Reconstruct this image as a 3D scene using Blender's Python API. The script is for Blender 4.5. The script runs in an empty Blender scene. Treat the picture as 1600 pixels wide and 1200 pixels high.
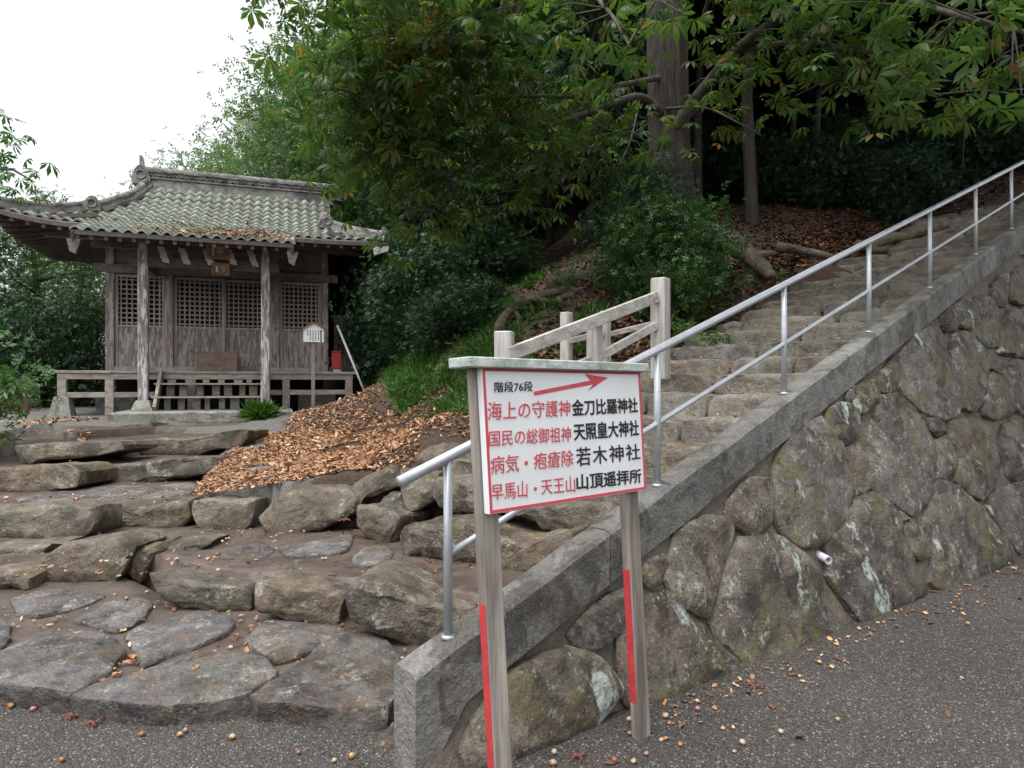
import bpy, bmesh, math, random
import numpy as np
from mathutils import Vector, Matrix, noise as mnoise

random.seed(7)
RNG = np.random.default_rng(11)
F = 1040.0            # focal length in photo pixels (photo 1600 x 1200)
CZ = 1.6              # eye height

# ------------------------------------------------------------------ camera, sky, sun
scene = bpy.context.scene
cam_data = bpy.data.cameras.new('camera')
cam_data.sensor_fit = 'HORIZONTAL'; cam_data.sensor_width = 36.0
cam_data.lens = 36.0 * F / 1600.0
cam_data.clip_start = 0.05; cam_data.clip_end = 2000
cam = bpy.data.objects.new('camera', cam_data)
scene.collection.objects.link(cam)
cam.location = (0, 0, CZ); cam.rotation_euler = (math.radians(90), 0, 0)
scene.camera = cam

SUN_EL, SUN_AZ = math.radians(70), math.radians(222)    # azimuth clockwise from +Y: behind the viewer, a little left
world = bpy.data.worlds.new('World'); scene.world = world
world.use_nodes = True
wn = world.node_tree
for n in list(wn.nodes): wn.nodes.remove(n)
w_out = wn.nodes.new('ShaderNodeOutputWorld'); w_bg = wn.nodes.new('ShaderNodeBackground')
w_sky = wn.nodes.new('ShaderNodeTexSky'); w_hs = wn.nodes.new('ShaderNodeHueSaturation')
w_sky.sky_type = 'NISHITA'; w_sky.sun_disc = False
w_sky.sun_elevation = SUN_EL; w_sky.sun_rotation = SUN_AZ
w_sky.air_density = 1.0; w_sky.dust_density = 4.0; w_sky.ozone_density = 1.0
w_hs.inputs['Saturation'].default_value = 0.16; w_hs.inputs['Value'].default_value = 1.45
w_bg.inputs['Strength'].default_value = 0.15
wn.links.new(w_sky.outputs[0], w_hs.inputs['Color'])
wn.links.new(w_hs.outputs[0], w_bg.inputs['Color'])
wn.links.new(w_bg.outputs[0], w_out.inputs['Surface'])

sun_data = bpy.data.lights.new('sun', 'SUN')
sun_data.energy = 0.7; sun_data.angle = math.radians(28); sun_data.color = (1.0, 0.97, 0.93)
sun = bpy.data.objects.new('sun', sun_data); scene.collection.objects.link(sun)
sdir = Vector((math.sin(SUN_AZ) * math.cos(SUN_EL), math.cos(SUN_AZ) * math.cos(SUN_EL), math.sin(SUN_EL)))
sun.rotation_euler = (-sdir).to_track_quat('-Z', 'Y').to_euler()
sun.location = sdir * 60

vs = scene.view_settings
vs.view_transform = 'Standard'; vs.look = 'None'; vs.gamma = 1.0; vs.exposure = 0.75
vs.use_curve_mapping = False
scene.render.engine = 'CYCLES'
cy = scene.cycles
cy.max_bounces = 5; cy.diffuse_bounces = 2; cy.glossy_bounces = 2; cy.transmission_bounces = 3
cy.transparent_max_bounces = 4; cy.use_denoising = True
cy.caustics_reflective = False; cy.caustics_refractive = False

# ------------------------------------------------------------------ helpers
COL = scene.collection

def at_depth(px, py, Y):
    return Vector(((px - 800) / F * Y, Y, CZ + (600 - py) / F * Y))

def at_height(px, py, h):
    Y = F * (CZ - h) / (py - 600)
    return Vector(((px - 800) / F * Y, Y, h))

def tag(o, label=None, cat=None, group=None, kind=None):
    if label: o['label'] = label
    if cat: o['category'] = cat
    if group: o['group'] = group
    if kind: o['kind'] = kind
    return o

def link(name, data, parent=None, loc=None, mat=None):
    o = bpy.data.objects.new(name, data)
    COL.objects.link(o)
    if loc is not None: o.location = loc
    if parent is not None:
        o.parent = parent
        o.matrix_parent_inverse = parent_inv(parent)
    if mat is not None and data is not None and not data.materials:
        data.materials.append(mat)
    return o

def local_matrix(o):
    m = Matrix.LocRotScale(o.location, o.rotation_euler, o.scale)
    return m

def world_matrix(o):
    m = local_matrix(o)
    if o.parent is not None:
        m = world_matrix(o.parent) @ o.matrix_parent_inverse @ m
    return m

def parent_inv(p):
    return world_matrix(p).inverted()

def empty(name, loc=(0, 0, 0)):
    o = bpy.data.objects.new(name, None)
    o.empty_display_size = 0.2
    COL.objects.link(o); o.location = loc
    return o

class MB:
    """collects vertices and faces of one mesh"""
    def __init__(self): self.v = []; self.f = []
    def add(self, vs_, fs_):
        b = len(self.v)
        self.v.extend([tuple(x) for x in vs_])
        self.f.extend([tuple(i + b for i in f) for f in fs_])
        return self
    def hexa(self, c):      # 8 corners: 4 bottom (ccw), 4 top
        return self.add(c, [(3, 2, 1, 0), (4, 5, 6, 7), (0, 1, 5, 4), (1, 2, 6, 5), (2, 3, 7, 6), (3, 0, 4, 7)])
    def box(self, lo, hi, M=None):
        x0, y0, z0 = lo; x1, y1, z1 = hi
        c = [Vector(p) for p in [(x0, y0, z0), (x1, y0, z0), (x1, y1, z0), (x0, y1, z0), (x0, y0, z1), (x1, y0, z1), (x1, y1, z1), (x0, y1, z1)]]
        if M is not None: c = [M @ p for p in c]
        return self.hexa(c)
    def beam(self, p, q, w, h, up=Vector((0, 0, 1))):
        p = Vector(p); q = Vector(q); d = (q - p).normalized()
        s = d.cross(up).normalized(); u = s.cross(d).normalized()
        c = []
        for e in (p, q):
            c.append([e + s * a * w / 2 + u * b * h / 2 for a, b in ((-1, -1), (1, -1), (1, 1), (-1, 1))])
        return self.hexa([c[0][0], c[0][1], c[1][1], c[1][0], c[0][3], c[0][2], c[1][2], c[1][3]])
    def tube(self, pts, radii, segs=10, caps=True):
        pts = [Vector(p) for p in pts]; rings = []
        b = len(self.v); n = len(pts)
        ref = Vector((0.13, 0.31, 0.94))
        for i, p in enumerate(pts):
            d = (pts[min(i + 1, n - 1)] - pts[max(i - 1, 0)]).normalized()
            s = d.cross(ref)
            if s.length < 1e-3: s = d.cross(Vector((1, 0, 0)))
            s.normalize(); u = s.cross(d)
            r = radii[i] if hasattr(radii, '__len__') else radii
            for k in range(segs):
                a = 2 * math.pi * k / segs
                self.v.append(tuple(p + (s * math.cos(a) + u * math.sin(a)) * r))
        for i in range(n - 1):
            for k in range(segs):
                k2 = (k + 1) % segs
                self.f.append((b + i * segs + k, b + i * segs + k2, b + (i + 1) * segs + k2, b + (i + 1) * segs + k))
        if caps:
            self.f.append(tuple(b + k for k in range(segs))[::-1])
            self.f.append(tuple(b + (n - 1) * segs + k for k in range(segs)))
        return self
    def mesh(self, name, smooth=False):
        me = bpy.data.meshes.new(name)
        me.from_pydata(self.v, [], self.f)
        me.update()
        bm = bmesh.new(); bm.from_mesh(me)
        bmesh.ops.recalc_face_normals(bm, faces=bm.faces)
        bm.to_mesh(me); bm.free()
        if smooth: me.polygons.foreach_set('use_smooth', [True] * len(me.polygons))
        return me
    def build(self, name, mat, parent=None, smooth=False, bevel=0.0, segs=1):
        me = self.mesh(name, smooth)
        # origin at the base centre of the piece
        co = np.empty(len(me.vertices) * 3); me.vertices.foreach_get('co', co); co = co.reshape(-1, 3)
        lo, hi = co.min(0), co.max(0)
        c = np.array([(lo[0] + hi[0]) / 2, (lo[1] + hi[1]) / 2, lo[2]])
        me.vertices.foreach_set('co', (co - c).ravel()); me.update()
        o = link(name, me, parent, Vector(c), mat)
        if bevel:
            m = o.modifiers.new('bevel', 'BEVEL'); m.width = bevel; m.segments = segs; m.limit_method = 'ANGLE'
        return o

def fast_mesh(name, V, faces_n, loops):
    """V (n,3), constant-size faces: loops (m,k)"""
    me = bpy.data.meshes.new(name)
    me.vertices.add(len(V)); me.vertices.foreach_set('co', np.asarray(V, dtype=np.float32).ravel())
    m, k = loops.shape
    me.loops.add(m * k); me.loops.foreach_set('vertex_index', loops.astype(np.int32).ravel())
    me.polygons.add(m)
    me.polygons.foreach_set('loop_start', np.arange(0, m * k, k, dtype=np.int32))
    me.polygons.foreach_set('loop_total', np.full(m, k, dtype=np.int32))
    me.update(calc_edges=True)
    me.validate()
    return me

# ------------------------------------------------------------------ materials
def new_mat(name):
    m = bpy.data.materials.new(name); m.use_nodes = True
    nt = m.node_tree
    return m, nt, nt.nodes['Principled BSDF']

class NT:
    def __init__(self, nt): self.nt = nt
    def n(self, t): return self.nt.nodes.new(t)
    def l(self, a, b): self.nt.links.new(a, b)
    def coords(self, kind='Object', scale=(1, 1, 1), rnd=True):
        tc = self.n('ShaderNodeTexCoord')
        out = tc.outputs[kind]
        if rnd:
            oi = self.n('ShaderNodeObjectInfo'); mul = self.n('ShaderNodeMath'); mul.operation = 'MULTIPLY'; mul.inputs[1].default_value = 61.0
            self.l(oi.outputs['Random'], mul.inputs[0])
            ad = self.n('ShaderNodeVectorMath'); ad.operation = 'ADD'
            self.l(out, ad.inputs[0]); self.l(mul.outputs[0], ad.inputs[1]); out = ad.outputs[0]
        mp = self.n('ShaderNodeMapping'); mp.inputs['Scale'].default_value = scale
        self.l(out, mp.inputs['Vector'])
        return mp.outputs[0]
    def noise(self, co, scale, detail=4, rough=0.6, dist=0.0):
        x = self.n('ShaderNodeTexNoise'); x.inputs['Scale'].default_value = scale; x.inputs['Detail'].default_value = detail
        x.inputs['Roughness'].default_value = rough; x.inputs['Distortion'].default_value = dist
        self.l(co, x.inputs['Vector']); return x.outputs['Fac']
    def voro(self, co, scale, feature='F1', out='Distance'):
        x = self.n('ShaderNodeTexVoronoi'); x.inputs['Scale'].default_value = scale; x.feature = feature
        self.l(co, x.inputs['Vector']); return x.outputs[out]
    def ramp(self, f, lo, hi, a=0.0, b=1.0):
        x = self.n('ShaderNodeMapRange'); x.inputs['From Min'].default_value = lo; x.inputs['From Max'].default_value = hi
        x.inputs['To Min'].default_value = a; x.inputs['To Max'].default_value = b
        self.l(f, x.inputs['Value']); return x.outputs[0]
    def math(self, op, a, b=None):
        x = self.n('ShaderNodeMath'); x.operation = op
        for i, q in enumerate((a, b)):
            if q is None: continue
            if isinstance(q, (int, float)): x.inputs[i].default_value = q
            else: self.l(q, x.inputs[i])
        return x.outputs[0]
    def mix(self, f, a, b, mode='MIX'):
        x = self.n('ShaderNodeMix'); x.data_type = 'RGBA'; x.blend_type = mode
        if isinstance(f, (int, float)): x.inputs[0].default_value = f
        else: self.l(f, x.inputs[0])
        for i, q in ((6, a), (7, b)):
            if isinstance(q, tuple): x.inputs[i].default_value = (*q, 1.0)
            else: self.l(q, x.inputs[i])
        return x.outputs[2]
    def gray(self, f):
        x = self.n('ShaderNodeCombineColor')
        for i in range(3): self.l(f, x.inputs[i])
        return x.outputs[0]
    def bump(self, h, strength, dist, prev=None):
        x = self.n('ShaderNodeBump'); x.inputs['Strength'].default_value = strength; x.inputs['Distance'].default_value = dist
        self.l(h, x.inputs['Height'])
        if prev is not None: self.l(prev, x.inputs['Normal'])
        return x.outputs[0]
    def upness(self):
        g = self.n('ShaderNodeNewGeometry'); s = self.n('ShaderNodeSeparateXYZ'); self.l(g.outputs['Normal'], s.inputs[0]); return s.outputs[2]
    def island(self):
        return self.n('ShaderNodeNewGeometry').outputs['Random Per Island']
    def objrand(self):
        return self.n('ShaderNodeObjectInfo').outputs['Random']

def stone_mat(name, c_dark, c_light, lichen=(0.42, 0.43, 0.36), lich=0.5, moss=(0.10, 0.12, 0.03), mo=0.3, wet=0.4, warm=(0.20, 0.13, 0.08), wa=0.3, spec=0.0, streak=0.0, fc=0.6, stn=0.62, mc=0.7, hv=0.6):
    m, nt, b = new_mat(name); N = NT(nt)
    co = N.coords(); 
    big = N.noise(co, 2.2, 3, 0.6, 0.4); mid = N.noise(co, 9.0, 5, 0.65); fine = N.noise(co, 70, 3, 0.7)
    col = N.mix(N.ramp(big, 0.3, 0.7), c_dark, c_light)
    col = N.mix(N.math('MULTIPLY', N.ramp(N.noise(co, 4.3, 4, 0.6, 0.6), 0.48, 0.66), wa), col, warm)
    col = N.mix(mc, col, N.gray(N.ramp(mid, 0.3, 0.7, 0.4, 1.35)), 'MULTIPLY')
    col = N.mix(fc, col, N.gray(N.ramp(fine, 0.3, 0.7, 0.35, 1.65)), 'MULTIPLY')
    stain = N.math('MULTIPLY', N.ramp(N.noise(co, 3.4, 5, 0.62, 0.8), 0.52, 0.58), stn)
    col = N.mix(stain, col, N.mix(1.0, col, (0.30, 0.27, 0.25), 'MULTIPLY'))
    # per stone tint
    col = N.mix(0.45, col, N.gray(N.ramp(N.objrand(), 0, 1, 0.62, 1.32)), 'MULTIPLY')
    hue = N.math('FRACT', N.math('MULTIPLY', N.objrand(), 7.31))
    col = N.mix(N.math('MULTIPLY', hue, hv), col, N.mix(1.0, col, (1.12, 0.92, 0.74), 'MULTIPLY'))
    # lichen: blotches broken up by fine noise
    lz = N.ramp(N.noise(co, 5.5, 4, 0.7, 0.3), 0.56, 0.66)
    lf = N.math('MULTIPLY', N.ramp(N.noise(co, 34, 4, 0.75), 0.42, 0.6), lz)
    col = N.mix(N.math('MULTIPLY', lf, lich), col, lichen)
    sp = N.ramp(N.noise(co, 40, 2, 0.5), 0.64, 0.69)
    sp = N.math('MULTIPLY', sp, N.ramp(N.noise(co, 3.1, 3), 0.42, 0.58))
    col = N.mix(N.math('MULTIPLY', sp, spec), col, (0.5, 0.52, 0.46))
    if streak:
        cs = N.coords(scale=(1, 1, 0.42))
        st = N.ramp(N.noise(cs, 4.0, 6, 0.62, 0.5), 0.62, 0.66)
        st = N.math('MULTIPLY', st, N.ramp(N.noise(co, 22, 4, 0.7), 0.34, 0.5))
        col = N.mix(N.math('MULTIPLY', st, streak), col, (0.46, 0.53, 0.47))
    mz = N.math('MULTIPLY', N.ramp(N.noise(co, 3.0, 4, 0.65, 0.5), 0.5, 0.64), N.ramp(mid, 0.35, 0.6))
    col = N.mix(N.math('MULTIPLY', mz, mo), col, moss)
    nt.links.new(col, b.inputs['Base Color'])
    wz = N.ramp(N.noise(co, 2.7, 4, 0.6, 0.3), 0.42, 0.62)
    nt.links.new(N.ramp(wz, 0, 1, 0.85, 0.85 - 0.5 * wet), b.inputs['Roughness'])
    b.inputs['Specular IOR Level'].default_value = 0.45
    bp = N.bump(mid, 0.7, 0.04); bp = N.bump(N.noise(co, 26, 4, 0.7), 0.8, 0.016, bp); bp = N.bump(fine, 0.7, 0.006, bp)
    nt.links.new(bp, b.inputs['Normal'])
    return m

def wood_mat(name, c_dark, c_light, axis=2, paint=None, pa=0.0, rough=0.8, scale=1.0, green=0.0):
    m, nt, b = new_mat(name); N = NT(nt)
    sc = [9.0 * scale] * 3; sc[axis] = 0.55 * scale
    co = N.coords(scale=tuple(sc)); cf = N.coords(scale=tuple(5 * x for x in sc)); cb = N.coords()
    g = N.noise(co, 1.6, 5, 0.65, 0.6); gf = N.noise(cf, 1.3, 3, 0.6)
    col = N.mix(N.ramp(g, 0.32, 0.68), c_dark, c_light)
    col = N.mix(0.6, col, N.gray(N.ramp(gf, 0.25, 0.75, 0.68, 1.25)), 'MULTIPLY')
    col = N.mix(0.5, col, N.gray(N.ramp(N.noise(cb, 2.5, 3), 0.3, 0.7, 0.7, 1.25)), 'MULTIPLY')
    if paint is not None:
        sp = [11.0 * scale] * 3; sp[axis] = 1.5 * scale
        cp = N.coords(scale=tuple(sp))
        pz = N.ramp(N.noise(cp, 2.0, 6, 0.65, 0.8), 0.5, 0.53)
        col = N.mix(N.math('MULTIPLY', pz, pa), col, paint)
    if green:
        col = N.mix(N.math('MULTIPLY', N.ramp(N.noise(cb, 6, 4, 0.7), 0.5, 0.62), green), col, (0.20, 0.26, 0.19))
    nt.links.new(col, b.inputs['Base Color'])
    b.inputs['Roughness'].default_value = rough
    bp = N.bump(gf, 0.5, 0.006); bp = N.bump(g, 0.4, 0.01, bp)
    nt.links.new(bp, b.inputs['Normal'])
    return m

def plain_mat(name, c, rough=0.6, metal=0.0, var=0.25, scale=12.0, bump=0.15):
    m, nt, b = new_mat(name); N = NT(nt)
    co = N.coords(); f = N.noise(co, scale, 5, 0.65)
    col = N.mix(var, c, N.gray(N.ramp(f, 0.25, 0.75, 0.3, 1.4)), 'MULTIPLY')
    nt.links.new(col, b.inputs['Base Color'])
    b.inputs['Roughness'].default_value = rough; b.inputs['Metallic'].default_value = metal
    nt.links.new(N.bump(N.noise(co, scale * 6, 3), bump, 0.004), b.inputs['Normal'])
    return m

def leaf_mat(name, c_dark, c_mid, c_light, autumn=None, au=0.0, trans=0.35, zone=0.5, rough=0.45):
    m, nt, b = new_mat(name); N = NT(nt)
    isl = N.island(); tc = N.n('ShaderNodeTexCoord').outputs['Object']
    z = N.noise(tc, zone, 3, 0.6)
    col = N.mix(N.ramp(z, 0.35, 0.65), c_dark, c_mid)
    col = N.mix(N.ramp(isl, 0.35, 1.0), col, c_light)
    if autumn is not None:
        az = N.math('MULTIPLY', N.ramp(N.noise(tc, zone * 2.3, 3, 0.6), 0.52, 0.68), N.ramp(N.math('FRACT', N.math('MULTIPLY', isl, 17.3)), 1.0 - au, 1.0 - au + 0.05))
        ac = N.mix(N.math('FRACT', N.math('MULTIPLY', isl, 91.7)), autumn[0], autumn[1])
        col = N.mix(az, col, ac)
    nt.links.new(col, b.inputs['Base Color'])
    b.inputs['Roughness'].default_value = rough; b.inputs['Specular IOR Level'].default_value = 0.4
    tr = N.n('ShaderNodeBsdfTranslucent'); nt.links.new(N.mix(1.0, col, (1.25, 1.35, 0.7), 'MULTIPLY'), tr.inputs['Color'])
    mx = N.n('ShaderNodeMixShader'); mx.inputs[0].default_value = trans
    nt.links.new(b.outputs[0], mx.inputs[1]); nt.links.new(tr.outputs[0], mx.inputs[2])
    nt.links.new(mx.outputs[0], nt.nodes['Material Output'].inputs['Surface'])
    return m

def litter_mat(name, cols):
    m, nt, b = new_mat(name); N = NT(nt)
    r = N.island(); cr = N.n('ShaderNodeValToRGB'); cr.color_ramp.interpolation = 'CONSTANT'
    els = cr.color_ramp.elements
    while len(els) < len(cols): els.new(0.5)
    for i, c in enumerate(cols):
        els[i].position = i / len(cols); els[i].color = (*c, 1)
    nt.links.new(r, cr.inputs[0]); nt.links.new(cr.outputs[0], b.inputs['Base Color'])
    b.inputs['Roughness'].default_value = 0.6
    return m

def gravel_mat(name, tint=(1, 1, 1)):
    m, nt, b = new_mat(name); N = NT(nt)
    co = N.coords(rnd=False)
    vc = N.voro(co, 100, 'F1', 'Color'); vd = N.voro(co, 100, 'F1', 'Distance')
    sep = N.n('ShaderNodeSeparateColor'); nt.links.new(vc, sep.inputs[0])
    col = N.mix(N.ramp(sep.outputs[0], 0, 1), (0.035 * tint[0], 0.033 * tint[1], 0.031 * tint[2]), (0.10 * tint[0], 0.094 * tint[1], 0.087 * tint[2]))
    col = N.mix(N.ramp(sep.outputs[1], 0.95, 0.97), col, (0.25, 0.24, 0.225))
    col = N.mix(N.ramp(sep.outputs[2], 0.85, 0.9), col, (0.11, 0.075, 0.05))
    col = N.mix(0.75, col, N.gray(N.ramp(vd, 0.0, 0.75, 1.3, 0.3)), 'MULTIPLY')
    big = N.noise(co, 0.9, 4, 0.6); mid = N.noise(co, 7, 4, 0.6)
    col = N.mix(0.5, col, N.gray(N.ramp(big, 0.3, 0.7, 0.55, 1.3)), 'MULTIPLY')
    col = N.mix(N.ramp(mid, 0.52, 0.72, 0.0, 0.6), col, (0.06, 0.044, 0.034))
    nt.links.new(col, b.inputs['Base Color'])
    b.inputs['Roughness'].default_value = 0.75
    bp = N.bump(N.math('SUBTRACT', 1.0, vd), 0.9, 0.008); bp = N.bump(mid, 0.4, 0.03, bp)
    nt.links.new(bp, b.inputs['Normal'])
    return m

def earth_mat(name, c1=(0.048, 0.036, 0.029), c2=(0.115, 0.088, 0.070)):
    m, nt, b = new_mat(name); N = NT(nt)
    co = N.coords(rnd=False)
    f = N.noise(co, 5, 5, 0.65, 0.3); fi = N.noise(co, 120, 3, 0.7)
    col = N.mix(N.ramp(f, 0.3, 0.7), c1, c2)
    col = N.mix(0.5, col, N.gray(N.ramp(fi, 0.25, 0.75, 0.6, 1.4)), 'MULTIPLY')
    nt.links.new(col, b.inputs['Base Color'])
    nt.links.new(N.ramp(N.noise(co, 3, 3), 0.4, 0.6, 0.32, 0.8), b.inputs['Roughness'])
    bp = N.bump(f, 0.5, 0.03); bp = N.bump(fi, 0.5, 0.004, bp)
    nt.links.new(bp, b.inputs['Normal'])
    return m

M = {}
M['gravel'] = gravel_mat('gravel_material')
M['flag'] = stone_mat('flagstone_material', (0.062, 0.060, 0.062), (0.155, 0.152, 0.155), lichen=(0.42, 0.42, 0.36), lich=0.55, mo=0.15, wet=1.0, warm=(0.12, 0.08, 0.055), wa=0.6, spec=0.35, fc=0.5)
M['step'] = stone_mat('step_stone_material', (0.065, 0.057, 0.048), (0.19, 0.168, 0.135), lichen=(0.40, 0.40, 0.31), lich=0.6, mo=0.3, wet=0.8, warm=(0.13, 0.092, 0.068), wa=0.5, spec=0.25, fc=0.5)
M['stair'] = stone_mat('stair_stone_material', (0.112, 0.106, 0.094), (0.23, 0.220, 0.198), lichen=(0.42, 0.42, 0.36), lich=0.4, mo=0.3, wet=0.2, wa=0.25, spec=0.4, fc=0.45, stn=0.35, mc=0.5)
M['wallstone'] = stone_mat('wall_stone_material', (0.058, 0.053, 0.047), (0.158, 0.148, 0.132), lichen=(0.36, 0.40, 0.33), lich=0.75, moss=(0.105, 0.10, 0.028), mo=0.7, wet=0.2, warm=(0.12, 0.085, 0.06), wa=0.45, spec=0.45, streak=0.7, fc=0.6, stn=0.72, mc=0.85)
M['coping'] = stone_mat('coping_concrete_material', (0.13, 0.127, 0.12), (0.225, 0.222, 0.21), lichen=(0.36, 0.37, 0.33), lich=0.2, mo=0.3, moss=(0.10, 0.10, 0.05), wet=0.15, warm=(0.09, 0.075, 0.06), wa=0.5, spec=0.2, fc=0.5, mc=0.45, hv=0.12)
M['mortar'] = stone_mat('mortar_material', (0.085, 0.078, 0.067), (0.14, 0.13, 0.113), lich=0.1, mo=0.3, wet=0.1, wa=0.2, spec=0.0, fc=0.4, mc=0.5, stn=0.3)
M['slab'] = stone_mat('slab_concrete_material', (0.24, 0.24, 0.22), (0.36, 0.36, 0.33), lich=0.2, mo=0.25, wet=0.1, wa=0.15, hv=0.1)
M['plinth'] = stone_mat('plinth_concrete_material', (0.30, 0.30, 0.26), (0.42, 0.42, 0.37), lich=0.1, mo=0.2, wet=0.1, wa=0.1, hv=0.1)
M['earth'] = earth_mat('earth_material')
M['postwood'] = wood_mat('weathered_post_material', (0.13, 0.108, 0.09), (0.40, 0.355, 0.315), 2, green=0.15)
M['capwood'] = wood_mat('lichened_cap_material', (0.36, 0.40, 0.37), (0.58, 0.62, 0.59), 0, green=0.6)
M['fencewood'] = wood_mat('fence_wood_material', (0.27, 0.25, 0.23), (0.56, 0.53, 0.50), 2, green=0.15)
M['fencerail'] = wood_mat('fence_rail_material', (0.27, 0.25, 0.23), (0.56, 0.53, 0.50), 0, green=0.15)
M['shrinewood'] = wood_mat('shrine_wood_material', (0.105, 0.09, 0.086), (0.24, 0.215, 0.205), 2)
M['peel'] = wood_mat('peeling_board_material', (0.15, 0.11, 0.10), (0.25, 0.205, 0.195), 2, paint=(0.42, 0.40, 0.395), pa=0.75)
M['pillar'] = wood_mat('peeling_pillar_material', (0.19, 0.165, 0.155), (0.36, 0.33, 0.315), 2, paint=(0.62, 0.605, 0.61), pa=0.95)
M['beamwood'] = wood_mat('shrine_beam_material', (0.10, 0.086, 0.08), (0.24, 0.213, 0.20), 0)
M['darkwood'] = wood_mat('dark_eave_wood_material', (0.065, 0.05, 0.045), (0.15, 0.122, 0.11), 1)
M['deckwood'] = wood_mat('veranda_wood_material', (0.19, 0.165, 0.14), (0.42, 0.375, 0.33), 0)
M['lattice'] = wood_mat('lattice_wood_material', (0.24, 0.195, 0.19), (0.46, 0.41, 0.40), 2)
M['shade_black'] = plain_mat('painted_shade_material', (0.012, 0.011, 0.012), 0.9)  # near-black colour standing in for shade indoors and under the floor
M['galv'] = plain_mat('galvanised_pipe_material', (0.47, 0.50, 0.53), 0.42, 0.55, 0.3, 9, 0.1)
M['red'] = plain_mat('red_paint_material', (0.52, 0.045, 0.05), 0.55, 0, 0.45, 22)
M['redline'] = plain_mat('faded_red_paint_material', (0.60, 0.07, 0.095), 0.6, 0, 0.2, 25, 0.02)
M['white'] = plain_mat('white_board_material', (0.78, 0.80, 0.81), 0.45, 0, 0.13, 3.5, 0.02)
M['ink'] = plain_mat('black_ink_material', (0.012, 0.012, 0.013), 0.6, 0, 0.1)
M['redfence'] = plain_mat('dark_red_fence_material', (0.075, 0.014, 0.018), 0.7, 0, 0.4, 5)
M['redbox'] = plain_mat('red_box_material', (0.42, 0.018, 0.03), 0.45, 0, 0.15)
M['pvc'] = plain_mat('grey_white_plastic_material', (0.62, 0.62, 0.66), 0.4, 0, 0.1)
M['paper'] = plain_mat('old_paper_material', (0.50, 0.48, 0.46), 0.8, 0, 0.2)
M['plaque'] = wood_mat('plaque_wood_material', (0.13, 0.065, 0.04), (0.27, 0.155, 0.10), 0)
M['boxwood'] = wood_mat('offering_box_material', (0.14, 0.09, 0.075), (0.25, 0.175, 0.15), 0)
M['tile'] = stone_mat('roof_tile_material', (0.22, 0.255, 0.215), (0.34, 0.385, 0.325), lichen=(0.42, 0.46, 0.40), lich=0.35, moss=(0.16, 0.20, 0.11), mo=0.4, wet=0.1, warm=(0.19, 0.18, 0.15), wa=0.3, spec=0.1, fc=0.3, mc=0.35, stn=0.2, hv=0.25)
M['ridgetile'] = stone_mat('ridge_tile_material', (0.15, 0.145, 0.14), (0.33, 0.325, 0.31), lich=0.4, mo=0.3, wet=0.15, wa=0.1, spec=0.2, hv=0.1)
M['bark'] = wood_mat('cedar_bark_material', (0.02, 0.015, 0.012), (0.075, 0.06, 0.049), 2, scale=0.7)
M['great_bark'] = wood_mat('furrowed_bark_material', (0.012, 0.009, 0.007), (0.072, 0.053, 0.040), 2, scale=2.0, green=0.1)
M['limb'] = wood_mat('limb_bark_material', (0.035, 0.029, 0.023), (0.115, 0.10, 0.083), 2)
M['root'] = stone_mat('root_bark_material', (0.10, 0.08, 0.065), (0.24, 0.20, 0.16), lich=0.2, mo=0.35, wet=0.0, wa=0.4)
M['culm'] = plain_mat('bamboo_culm_material', (0.16, 0.19, 0.10), 0.4, 0, 0.4, 3)
M['chestnut_leaf'] = leaf_mat('chestnut_leaf_material', (0.036, 0.084, 0.025), (0.06, 0.122, 0.030), (0.11, 0.175, 0.042), ((0.34, 0.20, 0.04), (0.28, 0.10, 0.04)), 0.32, 0.46, 0.55)
M['bamboo_leaf'] = leaf_mat('bamboo_leaf_material', (0.018, 0.046, 0.021), (0.030, 0.066, 0.028), (0.055, 0.098, 0.042), trans=0.3)
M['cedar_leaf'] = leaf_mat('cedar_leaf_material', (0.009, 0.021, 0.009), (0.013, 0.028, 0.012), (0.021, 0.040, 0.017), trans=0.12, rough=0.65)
M['far_leaf'] = leaf_mat('far_tree_leaf_material', (0.075, 0.14, 0.065), (0.115, 0.185, 0.085), (0.165, 0.235, 0.12), trans=0.42, zone=0.35)  # leaf colours lightened to carry the haze over the distant trees
M['mid_leaf'] = leaf_mat('broadleaf_material', (0.035, 0.085, 0.028), (0.055, 0.12, 0.035), (0.09, 0.165, 0.05), trans=0.35, zone=0.4)
M['shrub_leaf'] = leaf_mat('glossy_shrub_leaf_material', (0.014, 0.044, 0.019), (0.025, 0.066, 0.027), (0.046, 0.10, 0.04), trans=0.2, zone=1.2, rough=0.42)
M['fresh_leaf'] = leaf_mat('fresh_leaf_material', (0.045, 0.12, 0.035), (0.07, 0.16, 0.045), (0.11, 0.21, 0.06), trans=0.35, zone=1.5, rough=0.35)
M['grass'] = leaf_mat('grass_blade_material', (0.035, 0.10, 0.018), (0.05, 0.13, 0.022), (0.09, 0.19, 0.035), trans=0.3, zone=2.0)
M['litter'] = litter_mat('fallen_leaf_material', [(0.32, 0.15, 0.075), (0.46, 0.27, 0.145), (0.21, 0.10, 0.055), (0.54, 0.39, 0.26), (0.36, 0.17, 0.08), (0.14, 0.07, 0.045), (0.40, 0.19, 0.085), (0.48, 0.30, 0.14), (0.27, 0.155, 0.095)])
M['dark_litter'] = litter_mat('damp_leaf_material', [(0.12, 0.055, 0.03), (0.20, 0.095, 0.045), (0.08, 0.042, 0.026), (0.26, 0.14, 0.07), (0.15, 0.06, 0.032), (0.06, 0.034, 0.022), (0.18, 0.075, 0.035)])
M['husk'] = litter_mat('husk_material', [(0.45, 0.20, 0.07), (0.36, 0.10, 0.05)])
M['nut'] = plain_mat('chestnut_brown_material', (0.28, 0.10, 0.05), 0.3)
M['nutpale'] = plain_mat('pale_husk_material', (0.44, 0.33, 0.23), 0.5)
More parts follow.
